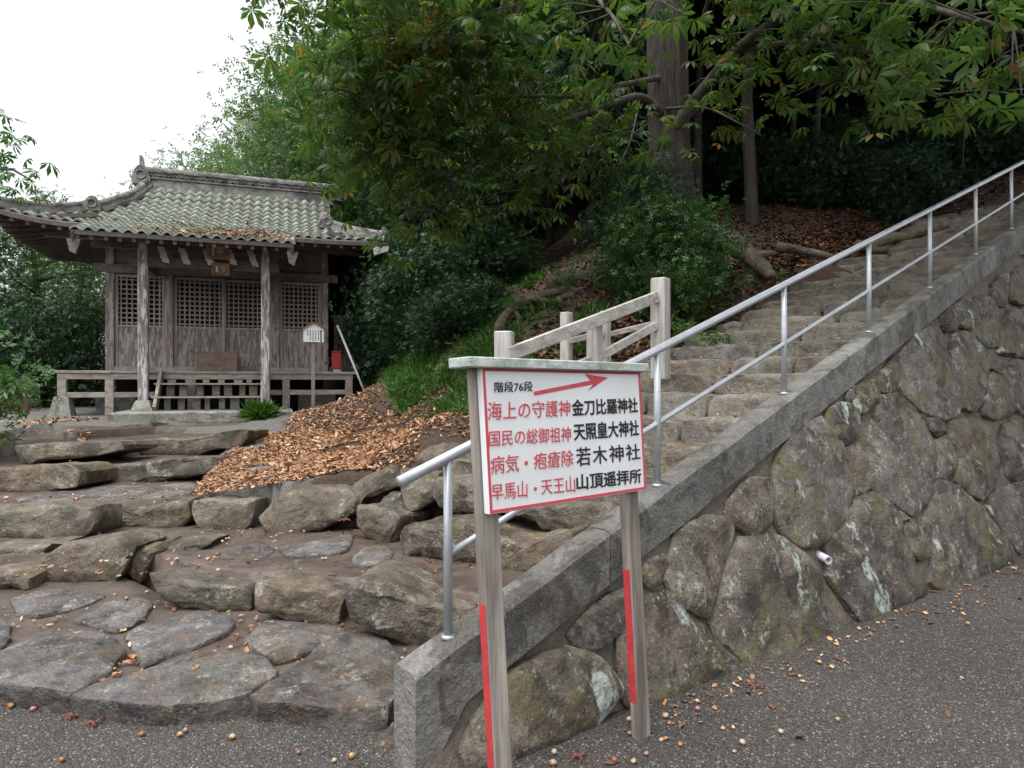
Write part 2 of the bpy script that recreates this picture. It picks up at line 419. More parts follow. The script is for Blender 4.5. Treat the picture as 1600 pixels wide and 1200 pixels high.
M['nutgold'] = plain_mat('golden_husk_material', (0.33, 0.155, 0.05), 0.45)
M['nutpink'] = plain_mat('pinkish_nut_material', (0.34, 0.17, 0.14), 0.4)
M['stalk'] = plain_mat('red_stalk_material', (0.17, 0.055, 0.038), 0.6)

# ------------------------------------------------------------------ plan lines
UD = math.atan2(1230.0, F)                        # stair direction, from the view axis
U = Vector((math.sin(UD), math.cos(UD), 0)); NN = Vector((-U.y, U.x, 0))
P0 = Vector(((700 - 800) / 363.0, F / 363.0, 0))  # first rail post, on the coping line
T_SP = 0.326 * P0.y / U.y                         # spacing of the rail posts
C_SL = 0.510 / T_SP
def cope_h(t): return 0.51 + C_SL * t
def plan(t, nd): return P0 + U * t + NN * nd
def to_tn(p):
    r = Vector((p[0] - P0.x, p[1] - P0.y, 0)); return r.dot(U), r.dot(NN)
ST = [(0.9, 0.40), (1.28, 0.60), (1.66, 0.78), (2.05, 0.96), (2.45, 1.14), (2.9, 1.33), (3.35, 1.52)]
while ST[-1][0] < 12.5: ST.append((ST[-1][0] + 0.487, ST[-1][1] + 0.487 * C_SL))
def stair_z(t):
    if t <= ST[0][0]: return 0.25 + 0.15 * max(0.0, t / ST[0][0])
    for (a, za), (b, zb) in zip(ST, ST[1:]):
        if t <= b: return za + (zb - za) * (t - a) / (b - a)
    return ST[-1][1]
STW = 2.4

# ------------------------------------------------------------------ ground and terrain
def smooth_fbm(x, y, s, seed=0.0):
    return mnoise.fractal(Vector((x * s, y * s, seed)), 1.0, 2.0, 4)

gm = MB(); S = 400.0
gm.add([(-S, -S, 0), (S, -S, 0), (S, S, 0), (-S, S, 0)], [(0, 1, 2, 3)])
ground = link('ground', gm.mesh('ground'), mat=M['gravel']); tag(ground, kind='structure')

# hill and plateau: thin plate spline through surveyed points
ctl = []
def cp(px, py, Y): ctl.append(tuple(at_depth(px, py, Y)))
for a in [(300, 780, 5.95), (400, 772, 5.85), (480, 755, 5.9), (560, 730, 6.05), (640, 700, 6.2), (735, 648, 6.6), (440, 693, 8.3), (560, 666, 9.2), (680, 630, 9.3),
          (600, 615, 13.2), (480, 642, 11), (520, 636, 12), (545, 631, 12.2), (577, 625, 12.7), (0, 690, 7.7), (-150, 690, 7.7), (30, 655, 10.5), (120, 650, 11), (-150, 645, 12), (300, 630, 15), (100, 625, 17),
          (700, 578, 9.0), (640, 602, 10.5), (800, 500, 9.5), (900, 440, 10.0), (960, 415, 10.6), (760, 565, 8.0), (700, 640, 7.4), (650, 650, 8.2), (720, 610, 8.0), (860, 520, 7.6), (950, 490, 8.0), (850, 460, 10), (700, 500, 12), (640, 560, 14),
          (1050, 395, 10.6), (1000, 450, 9.2), (1160, 420, 9.4), (1260, 405, 10.0), (1350, 385, 10.8), (1450, 350, 11.6), (1560, 320, 12.2),
          (1150, 350, 13), (1300, 330, 14), (1450, 300, 15), (1600, 265, 16), (900, 400, 14), (760, 440, 15)]:
    cp(*a)
for x, y, z in [(-3, 24, 3.0), (-3, 32, 5.0), (4, 24, 8.6), (4, 34, 13), (14, 24, 10.5), (14, 36, 16), (26, 24, 13), (26, 40, 20), (-12, 25, 1.2), (-14, 40, 1.6), (0, 46, 15), (16, 48, 21), (12, 15, 7.0), (18, 16, 8.0), (-16, 8, 0.9), (-16, 14, 1.1), (24, 12, 8.5)]:
    ctl.append((x, y, z))
for t in np.arange(1.4, 13, 1.3):
    for nd, dz in ((-0.3, -0.34), (1.2, -0.32), (2.4, -0.26), (2.75, -0.02), (3.3, 0.18)):
        p = plan(t, nd); ctl.append((p.x, p.y, stair_z(t) + dz))
CTL = np.array(ctl)
def tps_fit(P, lam=2e-3):
    n = len(P); d = np.hypot(P[:, None, 0] - P[None, :, 0], P[:, None, 1] - P[None, :, 1])
    K = np.where(d > 0, d * d * np.log(np.maximum(d, 1e-9)), 0) + lam * np.eye(n) * 10
    Q = np.c_[np.ones(n), P[:, :2]]
    A = np.zeros((n + 3, n + 3)); A[:n, :n] = K; A[:n, n:] = Q; A[n:, :n] = Q.T
    return np.linalg.solve(A, np.r_[P[:, 2], np.zeros(3)])
TW = tps_fit(CTL)
def tps_eval(X, Y):
    X = np.asarray(X, float); Y = np.asarray(Y, float); sh = X.shape; X = X.ravel(); Y = Y.ravel()
    out = np.empty(len(X))
    for i in range(0, len(X), 20000):
        d = np.hypot(X[i:i + 20000, None] - CTL[None, :, 0], Y[i:i + 20000, None] - CTL[None, :, 1])
        K = np.where(d > 0, d * d * np.log(np.maximum(d, 1e-9)), 0)
        out[i:i + 20000] = K @ TW[:-3] + TW[-3] + TW[-2] * X[i:i + 20000] + TW[-1] * Y[i:i + 20000]
    return out.reshape(sh)
# where the approach steps run, the terrain ducks under their stones
def path_cut(x, y):
    """height the soil may have on the stone approach (None off it)"""
    if y < 5.9 or y > 10.2: return None
    px = 800 + x / y * F
    right = 300 + (y - 5.9) * 22
    if px < right: return 0.20 + 0.16 * (y - 5.9) if y < 9.4 else None
    return None
def H(x, y):
    return float(tps_eval(np.array([x]), np.array([y]))[0])

def grid_axis(a, b, fine_a, fine_b, df, dc):
    g = list(np.arange(fine_a, fine_b, df)); x = fine_a; s = df
    left = []
    while x > a: s = min(s * 1.25, dc); x -= s; left.append(x)
    x = g[-1]; s = df; right = []
    while x < b: s = min(s * 1.25, dc); x += s; right.append(x)
    return np.array(left[::-1] + g + right)
gx = grid_axis(-60, 70, -7, 7.5, 0.11, 4.0); gy = grid_axis(4.2, 90, 4.6, 13, 0.11, 4.0)
GX, GY = np.meshgrid(gx, gy, indexing='ij')
CX = np.clip(GX, -22, 32); CYc = np.clip(GY, 0, 52)
GZ = tps_eval(CX, CYc)
nz = np.array([[mnoise.fractal(Vector((x * 1.1, y * 1.1, 3.3)), 1.0, 2.0, 4) for y in gy] for x in gx])
hillw = np.clip((GZ - 1.4) / 1.5, 0.12, 1.0)
GZ = GZ + nz * 0.10 * hillw
GT = (GX - P0.x) * U.x + (GY - P0.y) * U.y; GN = (GX - P0.x) * NN.x + (GY - P0.y) * NN.y
out = (GN < -0.05)
PXI = 800 + GX / np.maximum(GY, 0.1) * F
cut = (GY > 5.75) & (GY < 9.55) & (PXI < 300 + (GY - 5.9) * 24) & (PXI > -60 + np.clip(GY - 6.6, 0, 9) * 45)
GZ = np.where(cut, np.minimum(GZ, 0.16 + 0.165 * (GY - 5.9)), GZ)
front = (GY < np.interp(PXI, [280, 405, 425, 560, 640, 700], [6.2, 6.2, 5.86, 5.92, 5.75, 5.75])) & (PXI < 700) | (GY < 5.55) & (GN > 1.9) | (GT < 1.35) & (GY < 5.8)
GZ = np.where(out | front, -0.6, GZ)
ni, nj = GX.shape
idx = np.arange(ni * nj).reshape(ni, nj)
q = np.stack([idx[:-1, :-1], idx[1:, :-1], idx[1:, 1:], idx[:-1, 1:]], -1).reshape(-1, 4)
V = np.stack([GX, GY, GZ], -1).reshape(-1, 3)
keep = ~(V[q][:, :, 2].max(1) < -0.5)
me = fast_mesh('terrain', V, 4, q[keep])
me.polygons.foreach_set('use_smooth', [True] * len(me.polygons))
# surface zones: grass on the bank, gravel on the shrine plateau, leaf mould elsewhere
foot = np.interp(GY, [4, 6.4, 9, 12, 20, 60], [0.1, -0.7, -1.7, -2.8, -5.2, -12])
dbank = GX - foot
grass_w = np.clip(dbank / 0.6, 0, 1) * np.clip((2.6 + 0.5 * nz - dbank) / 1.4, 0, 1) * np.clip((GN - 2.5) / 0.6, 0, 1) * np.clip((13.5 - GY) / 3, 0, 1)
gravel_w = np.clip((-dbank - 0.6) / 1.4, 0, 1)
colr = np.stack([grass_w, gravel_w, np.zeros_like(gravel_w), np.ones_like(gravel_w)], -1).reshape(-1, 4).astype(np.float32)
ca = me.color_attributes.new('zone', 'FLOAT_COLOR', 'POINT'); ca.data.foreach_set('color', colr.ravel())
mt, nt, b = new_mat('hill_soil_material'); N = NT(nt)
at = N.n('ShaderNodeAttribute'); at.attribute_name = 'zone'; sp = N.n('ShaderNodeSeparateColor'); nt.links.new(at.outputs['Color'], sp.inputs[0])
co = N.coords(rnd=False); f1 = N.noise(co, 4, 5, 0.7); f2 = N.noise(co, 30, 4, 0.7); f3 = N.noise(co, 110, 3, 0.7)
soil = N.mix(N.ramp(f2, 0.35, 0.65), (0.028, 0.019, 0.013), (0.085, 0.05, 0.03))
gr = N.mix(N.ramp(f2, 0.35, 0.65), (0.035, 0.05, 0.014), (0.085, 0.10, 0.03))
gv = N.mix(N.ramp(f3, 0.35, 0.65), (0.07, 0.066, 0.058), (0.20, 0.19, 0.17))
col = N.mix(N.ramp(N.math('ADD', sp.outputs[1], N.ramp(f1, 0.3, 0.7, -0.25, 0.25)), 0.4, 0.6), soil, gv)
col = N.mix(N.ramp(N.math('ADD', sp.outputs[0], N.ramp(f1, 0.3, 0.7, -0.3, 0.3)), 0.4, 0.6), col, gr)
nt.links.new(col, b.inputs['Base Color']); b.inputs['Roughness'].default_value = 0.9
bp = N.bump(f2, 0.7, 0.03); bp = N.bump(f3, 0.6, 0.008, bp); nt.links.new(bp, b.inputs['Normal'])
terrain = link('hillside_terrain', me, mat=mt); tag(terrain, kind='structure')
# terrain lookup for scattering
def terr(x, y):
    return float(tps_eval(np.array([np.clip(x, -22, 32)]), np.array([y]))[0])

# ------------------------------------------------------------------ stones
def chaikin(P, n=2):
    for _ in range(n):
        Q = []
        for i in range(len(P)):
            a, b_ = P[i], P[(i + 1) % len(P)]
            Q.append(a * 0.75 + b_ * 0.25); Q.append(a * 0.25 + b_ * 0.75)
        P = Q
    return P
def resample(P, n):
    L = [0.0]
    for i in range(len(P)): L.append(L[-1] + (P[(i + 1) % len(P)] - P[i]).length)
    tot = L[-1]; outp = []; j = 0
    for k in range(n):
        s = tot * k / n
        while L[j + 1] < s: j += 1
        f = (s - L[j]) / max(L[j + 1] - L[j], 1e-9)
        outp.append(P[j].lerp(P[(j + 1) % len(P)], f))
    return outp

def stone_mesh(name, pts, nrm, depth, rnd=0.04, bulge=0.03, rough=0.014, n=30, soft=1, back_dir=None, taper=0.97, drop=0.0, corner=1):
    """an irregular stone: outline pts on a face with outward normal nrm, running back by depth"""
    nrm = nrm.normalized()
    bd = (back_dir.normalized() if back_dir is not None else -nrm)
    P = chaikin([Vector(p) for p in pts], corner); P = resample(P, n)
    C = sum(P, Vector()) / len(P)
    rmin = min((p - C).length for p in P)
    rnd = min(rnd, rmin * 0.4); bulge = min(bulge, rmin * 0.4)
    prof = [(0, -1.0, 0), (0, -0.66, 0), (0, -0.36, 0), (0, -0.13, 0), (0.0, None, -rnd), (rnd * 0.3, None, -rnd * 0.32), (rnd, None, 0.0)]
    rings = []
    for ins, dfrac, off in prof:
        R = []
        for p in P:
            v = C - p; L = max(v.length, 1e-6); w = p + v * (min(ins, L * 0.8) / L)
            if dfrac is not None:
                dd = -dfrac * depth
                if dd < rnd: dd = rnd * 1.05
                sc = 1 - (1 - taper) * (dd / depth)
                w = C + (w - C) * sc + bd * dd
            else:
                w = w + bd * (-off)
            R.append(w)
        rings.append(R)
    e1 = nrm.cross(Vector((0.31, 0.17, 0.93))).normalized(); e2 = nrm.cross(e1)
    rmax = max((p - C).length for p in P)
    planes = [(random.uniform(0.55, 1.25), random.uniform(0, 6.28), random.uniform(0.35, 1.3)) for _ in range(4)]
    def lift(w, edge):
        d = w - C; x, y = d.dot(e1) / rmax, d.dot(e2) / rmax
        v = min(b_ + g_ * (math.cos(a_) * x + math.sin(a_) * y) for b_, a_, g_ in planes)
        return bulge * max(-0.6, min(v, 1.2)) * edge
    for sfac, ed in ((0.93, 0.45), (0.84, 0.8), (0.7, 1.0), (0.54, 1.0), (0.38, 1.0), (0.2, 1.0)):
        R = []
        for i in range(n):
            w = C + (rings[6][i] - C) * sfac; R.append(w + nrm * lift(w, ed))
        rings.append(R)
    cl_ = lift(C, 1.0)
    V_ = [v for R in rings for v in R] + [C + nrm * cl_]
    seed = random.random() * 100
    Vn = []
    for v in V_:
        q_ = Vector((v.x * 2.4 + seed, v.y * 2.4, v.z * 2.4))
        d3 = mnoise.noise_vector(q_) * rough * 1.2 + mnoise.noise_vector(q_ * 3.7) * rough * 0.8 + mnoise.noise_vector(q_ * 9.1) * rough * 0.5
        cell = mnoise.cell_vector(q_ * 2.2 + mnoise.noise_vector(q_ * 2.0) * 0.6)
        d3 += (Vector(cell) - Vector((.5, .5, .5))) * rough * 0.9
        Vn.append(v + d3)
    Fc = []
    nr = len(rings)
    for r in range(nr - 1):
        for i in range(n):
            j = (i + 1) % n
            Fc.append((r * n + i, r * n + j, (r + 1) * n + j, (r + 1) * n + i))
    last = nr * n
    for i in range(n): Fc.append(((nr - 1) * n + i, (nr - 1) * n + (i + 1) % n, last))
    Fc.append(tuple(range(n))[::-1])
    if drop:
        zs = sorted(v.z for v in Vn); zc = zs[0] + 0.3 * (zs[-1] - zs[0])
        for v in Vn:
            if v.z < zc: v.z -= drop * min(1.0, (zc - v.z) / max(zc - zs[0], 1e-6) * 2)
    mb = MB(); mb.add(Vn, Fc)
    return mb

def stone(name, pts, nrm, depth, mat, parent, **k):
    o = stone_mesh(name, pts, nrm, depth, **k).build(name, mat, parent, smooth=True)
    o.data.set_sharp_from_angle(angle=math.radians(33))
    return o

# --- flagstone terrace at the foot of the steps
TER0, TER1 = 0.088, 0.065
def at_terrace(px, py, dz=0.0):
    # z = TER0 + TER1*(Y-3.2) + dz ; z = CZ - (py-600)/F*Y
    k = (py - 600) / F
    Y = (CZ - TER0 + TER1 * 3.2 - dz) / (TER1 + k)
    return Vector(((px - 800) / F * Y, Y, TER0 + TER1 * (Y - 3.2) + dz))

def inside(poly, x, y):
    c = False; j = len(poly) - 1
    for i in range(len(poly)):
        xi, yi = poly[i]; xj, yj = poly[j]
        if (yi > y) != (yj > y) and x < (xj - xi) * (y - yi) / (yj - yi) + xi: c = not c
        j = i
    return c
def patch(name, poly, zf, mat, parent=None, step=0.06, amp=0.012, skirt=0.25):
    """soil filling a plan polygon, gently uneven, with sides going down"""
    xs = [p[0] for p in poly]; ys = [p[1] for p in poly]
    gx_ = np.arange(min(xs), max(xs) + step, step); gy_ = np.arange(min(ys), max(ys) + step, step)
    mb = MB(); ids = {}
    ins = {(i, j) for i, x in enumerate(gx_) for j, y in enumerate(gy_) if inside(poly, x, y)}
    for (i, j) in ins:
        x, y = gx_[i], gy_[j]; ids[(i, j)] = len(mb.v)
        mb.v.append((x, y, zf(x, y) + amp * mnoise.fractal(Vector((x * 3, y * 3, 1.7)), 1.0, 2.0, 3)))
    edge = {}
    for (i, j) in ins:
        k4 = [(i, j), (i + 1, j), (i + 1, j + 1), (i, j + 1)]
        if all(k in ids for k in k4):
            f = tuple(ids[k] for k in k4); mb.f.append(f)
            for a, c in zip(f, f[1:] + f[:1]): edge[(a, c)] = edge.get((a, c), 0) + 1
    low = {}
    for (a, c) in list(edge):
        if (c, a) in edge: continue
        for v in (a, c):                     # pull the rim out to the true outline
            x, y, z = mb.v[v]; best = None
            for i in range(len(poly)):
                ax_, ay_ = poly[i]; bx_, by_ = poly[(i + 1) % len(poly)]
                L2 = (bx_ - ax_) ** 2 + (by_ - ay_) ** 2
                f_ = min(1, max(0, ((x - ax_) * (bx_ - ax_) + (y - ay_) * (by_ - ay_)) / max(L2, 1e-9)))
                qx, qy = ax_ + f_ * (bx_ - ax_), ay_ + f_ * (by_ - ay_); d_ = (qx - x) ** 2 + (qy - y) ** 2
                if best is None or d_ < best[0]: best = (d_, qx, qy)
            mb.v[v] = (best[1], best[2], z)
        for v in (a, c):
            if v not in low:
                low[v] = len(mb.v); x, y, z = mb.v[v]; mb.v.append((x, y, z - skirt))
        mb.f.append((a, low[a], low[c], c))
    return mb.build(name, mat, parent, smooth=True)

ter_poly = [at_terrace(*p) for p in [(-330, 1050), (30, 1050), (110, 1062), (130, 1066), (200, 1070), (270, 1075), (390, 1064), (400, 1072), (480, 1080), (560, 1086), (600, 1086), (632, 1060), (690, 1030), (800, 1040), (800, 960), (560, 935), (250, 925), (170, 885), (-330, 880)]]
foot_path = patch('foot_path', [(p.x, p.y) for p in ter_poly], lambda x, y: TER0 + TER1 * (y - 3.2) - 0.014, M['earth'], amp=0.010)
tag(foot_path, kind='structure')
FLAGS = [
 [(-90, 1030), (-20, 1022), (50, 1000), (80, 985), (115, 983), (150, 985), (178, 998), (190, 1018), (170, 1040), (130, 1068), (115, 1078), (85, 1080), (60, 1072), (20, 1066), (-60, 1062)],
 [(120, 1083), (170, 1062), (230, 1045), (300, 1025), (340, 1020), (380, 1020), (410, 1030), (427, 1048), (415, 1060), (393, 1070), (390, 1082), (340, 1090), (270, 1100), (210, 1098), (170, 1090), (140, 1088)],
 [(395, 1080), (430, 1060), (470, 1035), (500, 1010), (530, 990), (560, 985), (590, 993), (615, 1010), (628, 1030), (625, 1060), (618, 1085), (600, 1105), (560, 1107), (500, 1103), (450, 1095), (410, 1095)],
 [(200, 990), (225, 975), (270, 962), (310, 953), (340, 952), (365, 972), (350, 990), (310, 1008), (270, 1018), (240, 1032), (222, 1040), (213, 1018), (205, 1000)],
 [(383, 1000), (400, 980), (418, 965), (450, 966), (500, 975), (535, 984), (525, 1000), (500, 1015), (460, 1027), (430, 1032), (400, 1015)],
 [(115, 968), (150, 950), (190, 935), (230, 935), (238, 942), (228, 962), (200, 980), (180, 983), (150, 975)],
 [(20, 935), (45, 928), (90, 918), (130, 920), (165, 928), (140, 940), (110, 950), (60, 962), (30, 955)],
 [(-120, 965), (-40, 958), (0, 962), (15, 975), (18, 995), (0, 1010), (-60, 1012), (-120, 1005)],
 [(-330, 1040), (-250, 1015), (-150, 1000), (-105, 1020), (-110, 1055), (-200, 1072), (-320, 1075)],
]
for i, fl in enumerate(FLAGS):
    dz = 0.024 if i < 3 else 0.012
    fc_ = (sum(p[0] for p in fl) / len(fl), sum(p[1] for p in fl) / len(fl)); fl = [(fc_[0] + (x - fc_[0]) * 1.05, fc_[1] + (y - fc_[1]) * 1.04) for x, y in fl]
    stone('flagstone', [at_terrace(x, y, dz) for x, y in fl], Vector((0, -TER1, 1)), 0.24, M['flag'], foot_path, rnd=0.018, bulge=0.010, rough=0.012, n=48, taper=1.02, back_dir=Vector((0, 0.1, -1)), corner=0)

# --- riser stones: traced on their front face, running back under the tread
def riser(poly, mat, parent, hb=None, Y=None, depth=0.5, name='step_stone', rough=0.016, lean=0.18, rnd=0.018, drop=0.05, bulge=0.03, normal=None):
    yb = max(p[1] for p in poly)
    if Y is None:
        xb = sum(p[0] for p in poly) / len(poly)
        Y = at_terrace(xb, yb).y if hb is None else F * (CZ - hb) / (yb - 600)
    pts = []
    zb = CZ - (yb - 600) / F * Y
    cx_ = sum(p[0] for p in poly) / len(poly); poly = [(cx_ + (x - cx_) * 1.035, y) for x, y in poly]
    for x, y in poly:
        z = CZ - (y - 600) / F * Y
        Yv = Y + lean * (z - zb)
        if normal is not None:      # face turned: depth changes along the row
            xm = sum(p[0] for p in poly) / len(poly)
            Yv += (x - xm) / F * Y * normal
        pts.append(at_depth(x, y, Yv))
    nv = Vector(((normal or 0.0), -1, 0.25))
    bd = Vector((-(normal or 0.0), 1, -0.06))
    return stone(name, pts, nv, depth, mat, parent, rnd=rnd, bulge=bulge, rough=rough, back_dir=bd, drop=drop, n=40, taper=0.98, corner=0)

steps = empty('approach_steps', at_height(330, 900, 0.2)); tag(steps, 'broad rough stone steps with earth treads climbing to the old shrine', 'steps')
ROW2 = [([(237, 900), (270, 904), (310, 908), (350, 915), (385, 918), (390, 930), (388, 952), (350, 952), (300, 945), (255, 940), (245, 920)], .8),
        ([(399, 912), (430, 910), (470, 914), (505, 920), (535, 930), (540, 935), (533, 968), (500, 972), (450, 968), (400, 955), (397, 930)], .75),
        ([(541, 930), (550, 913), (590, 913), (620, 921), (650, 935), (690, 943), (740, 955), (750, 1000), (700, 1008), (650, 1003), (610, 992), (570, 985), (548, 970), (542, 950)], .8),
        ([(52, 882), (70, 868), (100, 850), (150, 842), (200, 843), (215, 850), (203, 870), (190, 890), (175, 900), (140, 905), (100, 906), (70, 903), (55, 895)], .45),
        ([(200, 870), (215, 858), (240, 853), (245, 862), (235, 885), (220, 900), (200, 895), (195, 885)], .4),
        ([(245, 875), (248, 855), (280, 848), (320, 846), (327, 848), (310, 865), (300, 873), (270, 880), (250, 888)], .4),
        ([(-90, 860), (0, 858), (40, 852), (75, 852), (60, 870), (30, 885), (0, 895), (-90, 895)], .5),
        ([(-60, 900), (0, 892), (30, 890), (50, 900), (45, 915), (10, 918), (-60, 920)], .4),
        ([(-330, 862), (-200, 850), (-100, 856), (-95, 895), (-200, 905), (-330, 900)], .5)]
for pl, d in ROW2: riser(pl, M['step'], steps, depth=d, lean=0.3 if d < .6 else 0.12)
ROW3 = [[(-60, 800), (0, 795), (60, 790), (110, 788), (140, 795), (148, 815), (140, 832), (115, 842), (80, 843), (40, 838), (0, 835), (-60, 838)],
        [(147, 797), (180, 795), (230, 790), (270, 782), (293, 783), (295, 810), (285, 818), (240, 825), (180, 823), (155, 818), (147, 806)],
        [(304, 782), (320, 779), (360, 780), (398, 780), (396, 805), (390, 823), (370, 828), (330, 827), (308, 820), (303, 800)],
        [(-300, 800), (-200, 790), (-70, 798), (-65, 838), (-200, 845), (-300, 840)]]
for pl in ROW3: riser(pl, M['step'], steps, hb=0.33, depth=0.6)
ROW4 = [[(-60, 738), (0, 732), (50, 728), (110, 727), (124, 735), (124, 758), (80, 763), (30, 768), (-60, 770)],
        [(126, 735), (180, 725), (250, 720), (300, 715), (335, 715), (340, 725), (330, 738), (290, 747), (250, 750), (190, 755), (150, 752), (128, 755)],
        [(-300, 740), (-180, 730), (-65, 736), (-63, 768), (-180, 775), (-300, 772)]]
for pl in ROW4: riser(pl, M['step'], steps, hb=0.54, depth=0.6)
ROW5 = [[(25, 698), (60, 692), (120, 690), (190, 688), (193, 700), (160, 710), (120, 716), (70, 718), (45, 724), (28, 712)],
        [(195, 690), (250, 685), (310, 682), (360, 673), (387, 670), (385, 685), (370, 700), (330, 703), (295, 710), (240, 708), (200, 700)]]
for pl in ROW5: riser(pl, M['step'], steps, hb=0.745, depth=0.7, rough=0.012)
ROW6 = [[(135, 668), (180, 664), (235, 660), (238, 668), (232, 674), (180, 678), (140, 678)],
        [(246, 660), (270, 657), (298, 658), (300, 668), (275, 672), (250, 672)],
        [(302, 660), (340, 655), (380, 655), (385, 668), (350, 672), (305, 670)]]
for pl in ROW6: riser(pl, M['step'], steps, hb=0.90, depth=0.5, rough=0.010)
# treads of trodden earth and sunk flags
def tread(pxs, h, slope=0.0):
    P = [at_height(x, y, h) for x, y in pxs]
    y0 = min(p.y for p in P)
    return patch('tread', [(p.x, p.y) for p in P], lambda x, y: h + slope * (y - y0), M['earth'], steps, amp=0.008, skirt=0.3)
tread([(-330, 878), (60, 866), (200, 860), (250, 868), (330, 889), (400, 897), (560, 904), (760, 935), (900, 905), (900, 860), (640, 838), (540, 822), (400, 818), (300, 818), (150, 818), (-330, 825)], 0.335)
tread([(-330, 792), (150, 787), (300, 778), (400, 778), (410, 770), (340, 745), (120, 748), (-330, 762)], 0.55)
tread([(-330, 738), (130, 728), (335, 714), (380, 698), (190, 704), (30, 712), (-330, 722)], 0.735)
tread([(30, 700), (190, 693), (390, 676), (390, 664), (240, 668), (130, 672), (20, 680)], 0.895)
tread([(100, 676), (240, 667), (400, 662), (480, 652), (460, 640), (160, 640), (90, 650)], 1.0)
for fl, h in [([(433, 855), (450, 850), (500, 845), (550, 830), (553, 845), (540, 862), (500, 865), (460, 868), (445, 866)], 0.36),
              ([(335, 872), (365, 855), (400, 845), (430, 852), (425, 865), (400, 870), (370, 872)], 0.35),
              ([(545, 870), (575, 850), (610, 850), (620, 865), (590, 882), (560, 885)], 0.355),
              ([(20, 778), (150, 760), (240, 757), (230, 775), (120, 786), (30, 788)], 0.555),
              ([(180, 775), (250, 757), (310, 752), (305, 768), (260, 778)], 0.56)]:
    stone('flagstone', [at_height(x, y, h) for x, y in fl], Vector((0, 0, 1)), 0.12, M['flag'], steps, rnd=0.02, bulge=0.008, rough=0.007, n=26, taper=1.0)

edging = empty('stone_edging', at_depth(560, 800, 5.7)); tag(edging, 'rounded boulders edging the bank of orange fallen leaves', 'boulders')
for pl, Yd, d in [([(403, 808), (420, 790), (440, 775), (460, 765), (500, 760), (530, 760), (548, 768), (556, 780), (548, 805), (530, 815), (490, 826), (450, 833), (420, 828), (408, 820)], 5.62, .35),
                  ([(550, 770), (552, 757), (575, 742), (600, 730), (618, 728), (625, 745), (620, 760), (590, 772), (565, 782), (553, 800)], 5.72, .35),
                  ([(625, 735), (650, 732), (685, 738), (690, 760), (688, 775), (650, 790), (632, 790), (626, 755)], 5.5, .4),
                  ([(652, 715), (665, 700), (690, 692), (720, 695), (740, 705), (742, 735), (700, 738), (670, 730), (655, 725)], 5.9, .4),
                  ([(585, 800), (600, 775), (630, 770), (640, 800), (625, 830), (590, 825)], 5.45, .3)]:
    riser(pl, M['step'], edging, Y=Yd, depth=d, name='boulder', rough=0.016, lean=0.35, rnd=0.03)

# ------------------------------------------------------------------ the long stone stair
stair = empty('stone_stairway', plan(1.3, 1.0)); tag(stair, 'long stairway of rough stone blocks climbing beside the metal handrail', 'stairway')
for pl, hb, d in [([(557, 795), (575, 790), (610, 800), (625, 808), (620, 825), (605, 845), (590, 842), (560, 830), (555, 815)], .34, .5),
                  ([(622, 835), (630, 820), (650, 815), (690, 815), (740, 820), (745, 870), (700, 872), (660, 862), (630, 855), (622, 848)], .34, .5),
                  ([(740, 825), (790, 842), (830, 845), (860, 840), (890, 828), (900, 850), (890, 880), (860, 893), (800, 895), (745, 880)], .34, .5),
                  ([(676, 760), (685, 748), (710, 745), (742, 748), (790, 755), (790, 790), (742, 797), (710, 795), (685, 788), (677, 775)], .60, .5),
                  ([(780, 800), (830, 788), (900, 783), (960, 788), (965, 808), (920, 822), (860, 818), (800, 808)], .58, .5)]:
    riser(pl, M['step'], stair, hb=hb, depth=d, rough=0.018, normal=-0.45, rnd=0.03)
rs = random.Random(5)
for k in range(3, len(ST)):
    t, z = ST[k]
    skew = max(0.0, 0.20 - 0.05 * (k - 2)); zb = z - (ST[k][1] - ST[k - 1][1]) - 0.07
    nd = 0.075
    edges = [nd]
    while edges[-1] < STW - 0.35: edges.append(edges[-1] + rs.uniform(0.55, 1.25))
    edges[-1] = STW + rs.uniform(-0.05, 0.22)
    for a, c in zip(edges, edges[1:]):
        a += 0.008; c -= 0.008
        zt = z + rs.uniform(-0.012, 0.012); m_ = 5 if c - a > .6 else 4
        topz = [zt + rs.uniform(-0.012, 0.010) for _ in range(m_ + 1)]
        toff = rs.uniform(-0.03, 0.02)
        pts = []
        for i in range(m_ + 1):
            nn_ = a + (c - a) * i / m_
            edge = 0.03 if i in (0, m_) else 0.0
            p = plan(t - skew * nn_ + toff + rs.uniform(-0.015, 0.02), nn_); pts.append(Vector((p.x, p.y, topz[i] - edge)))
        for i in range(m_, -1, -1):
            nn_ = a + (c - a) * i / m_
            p = plan(t - skew * nn_ + toff - 0.02, nn_); pts.append(Vector((p.x, p.y, zb)))
        stone('step_stone', pts, -U + Vector((0, 0, 0.15)), 0.56, M['stair'] if k > 4 else M['step'], stair, rnd=0.024, bulge=0.02, rough=0.014, back_dir=U + Vector((0, 0, -0.03)), n=30, taper=0.99)

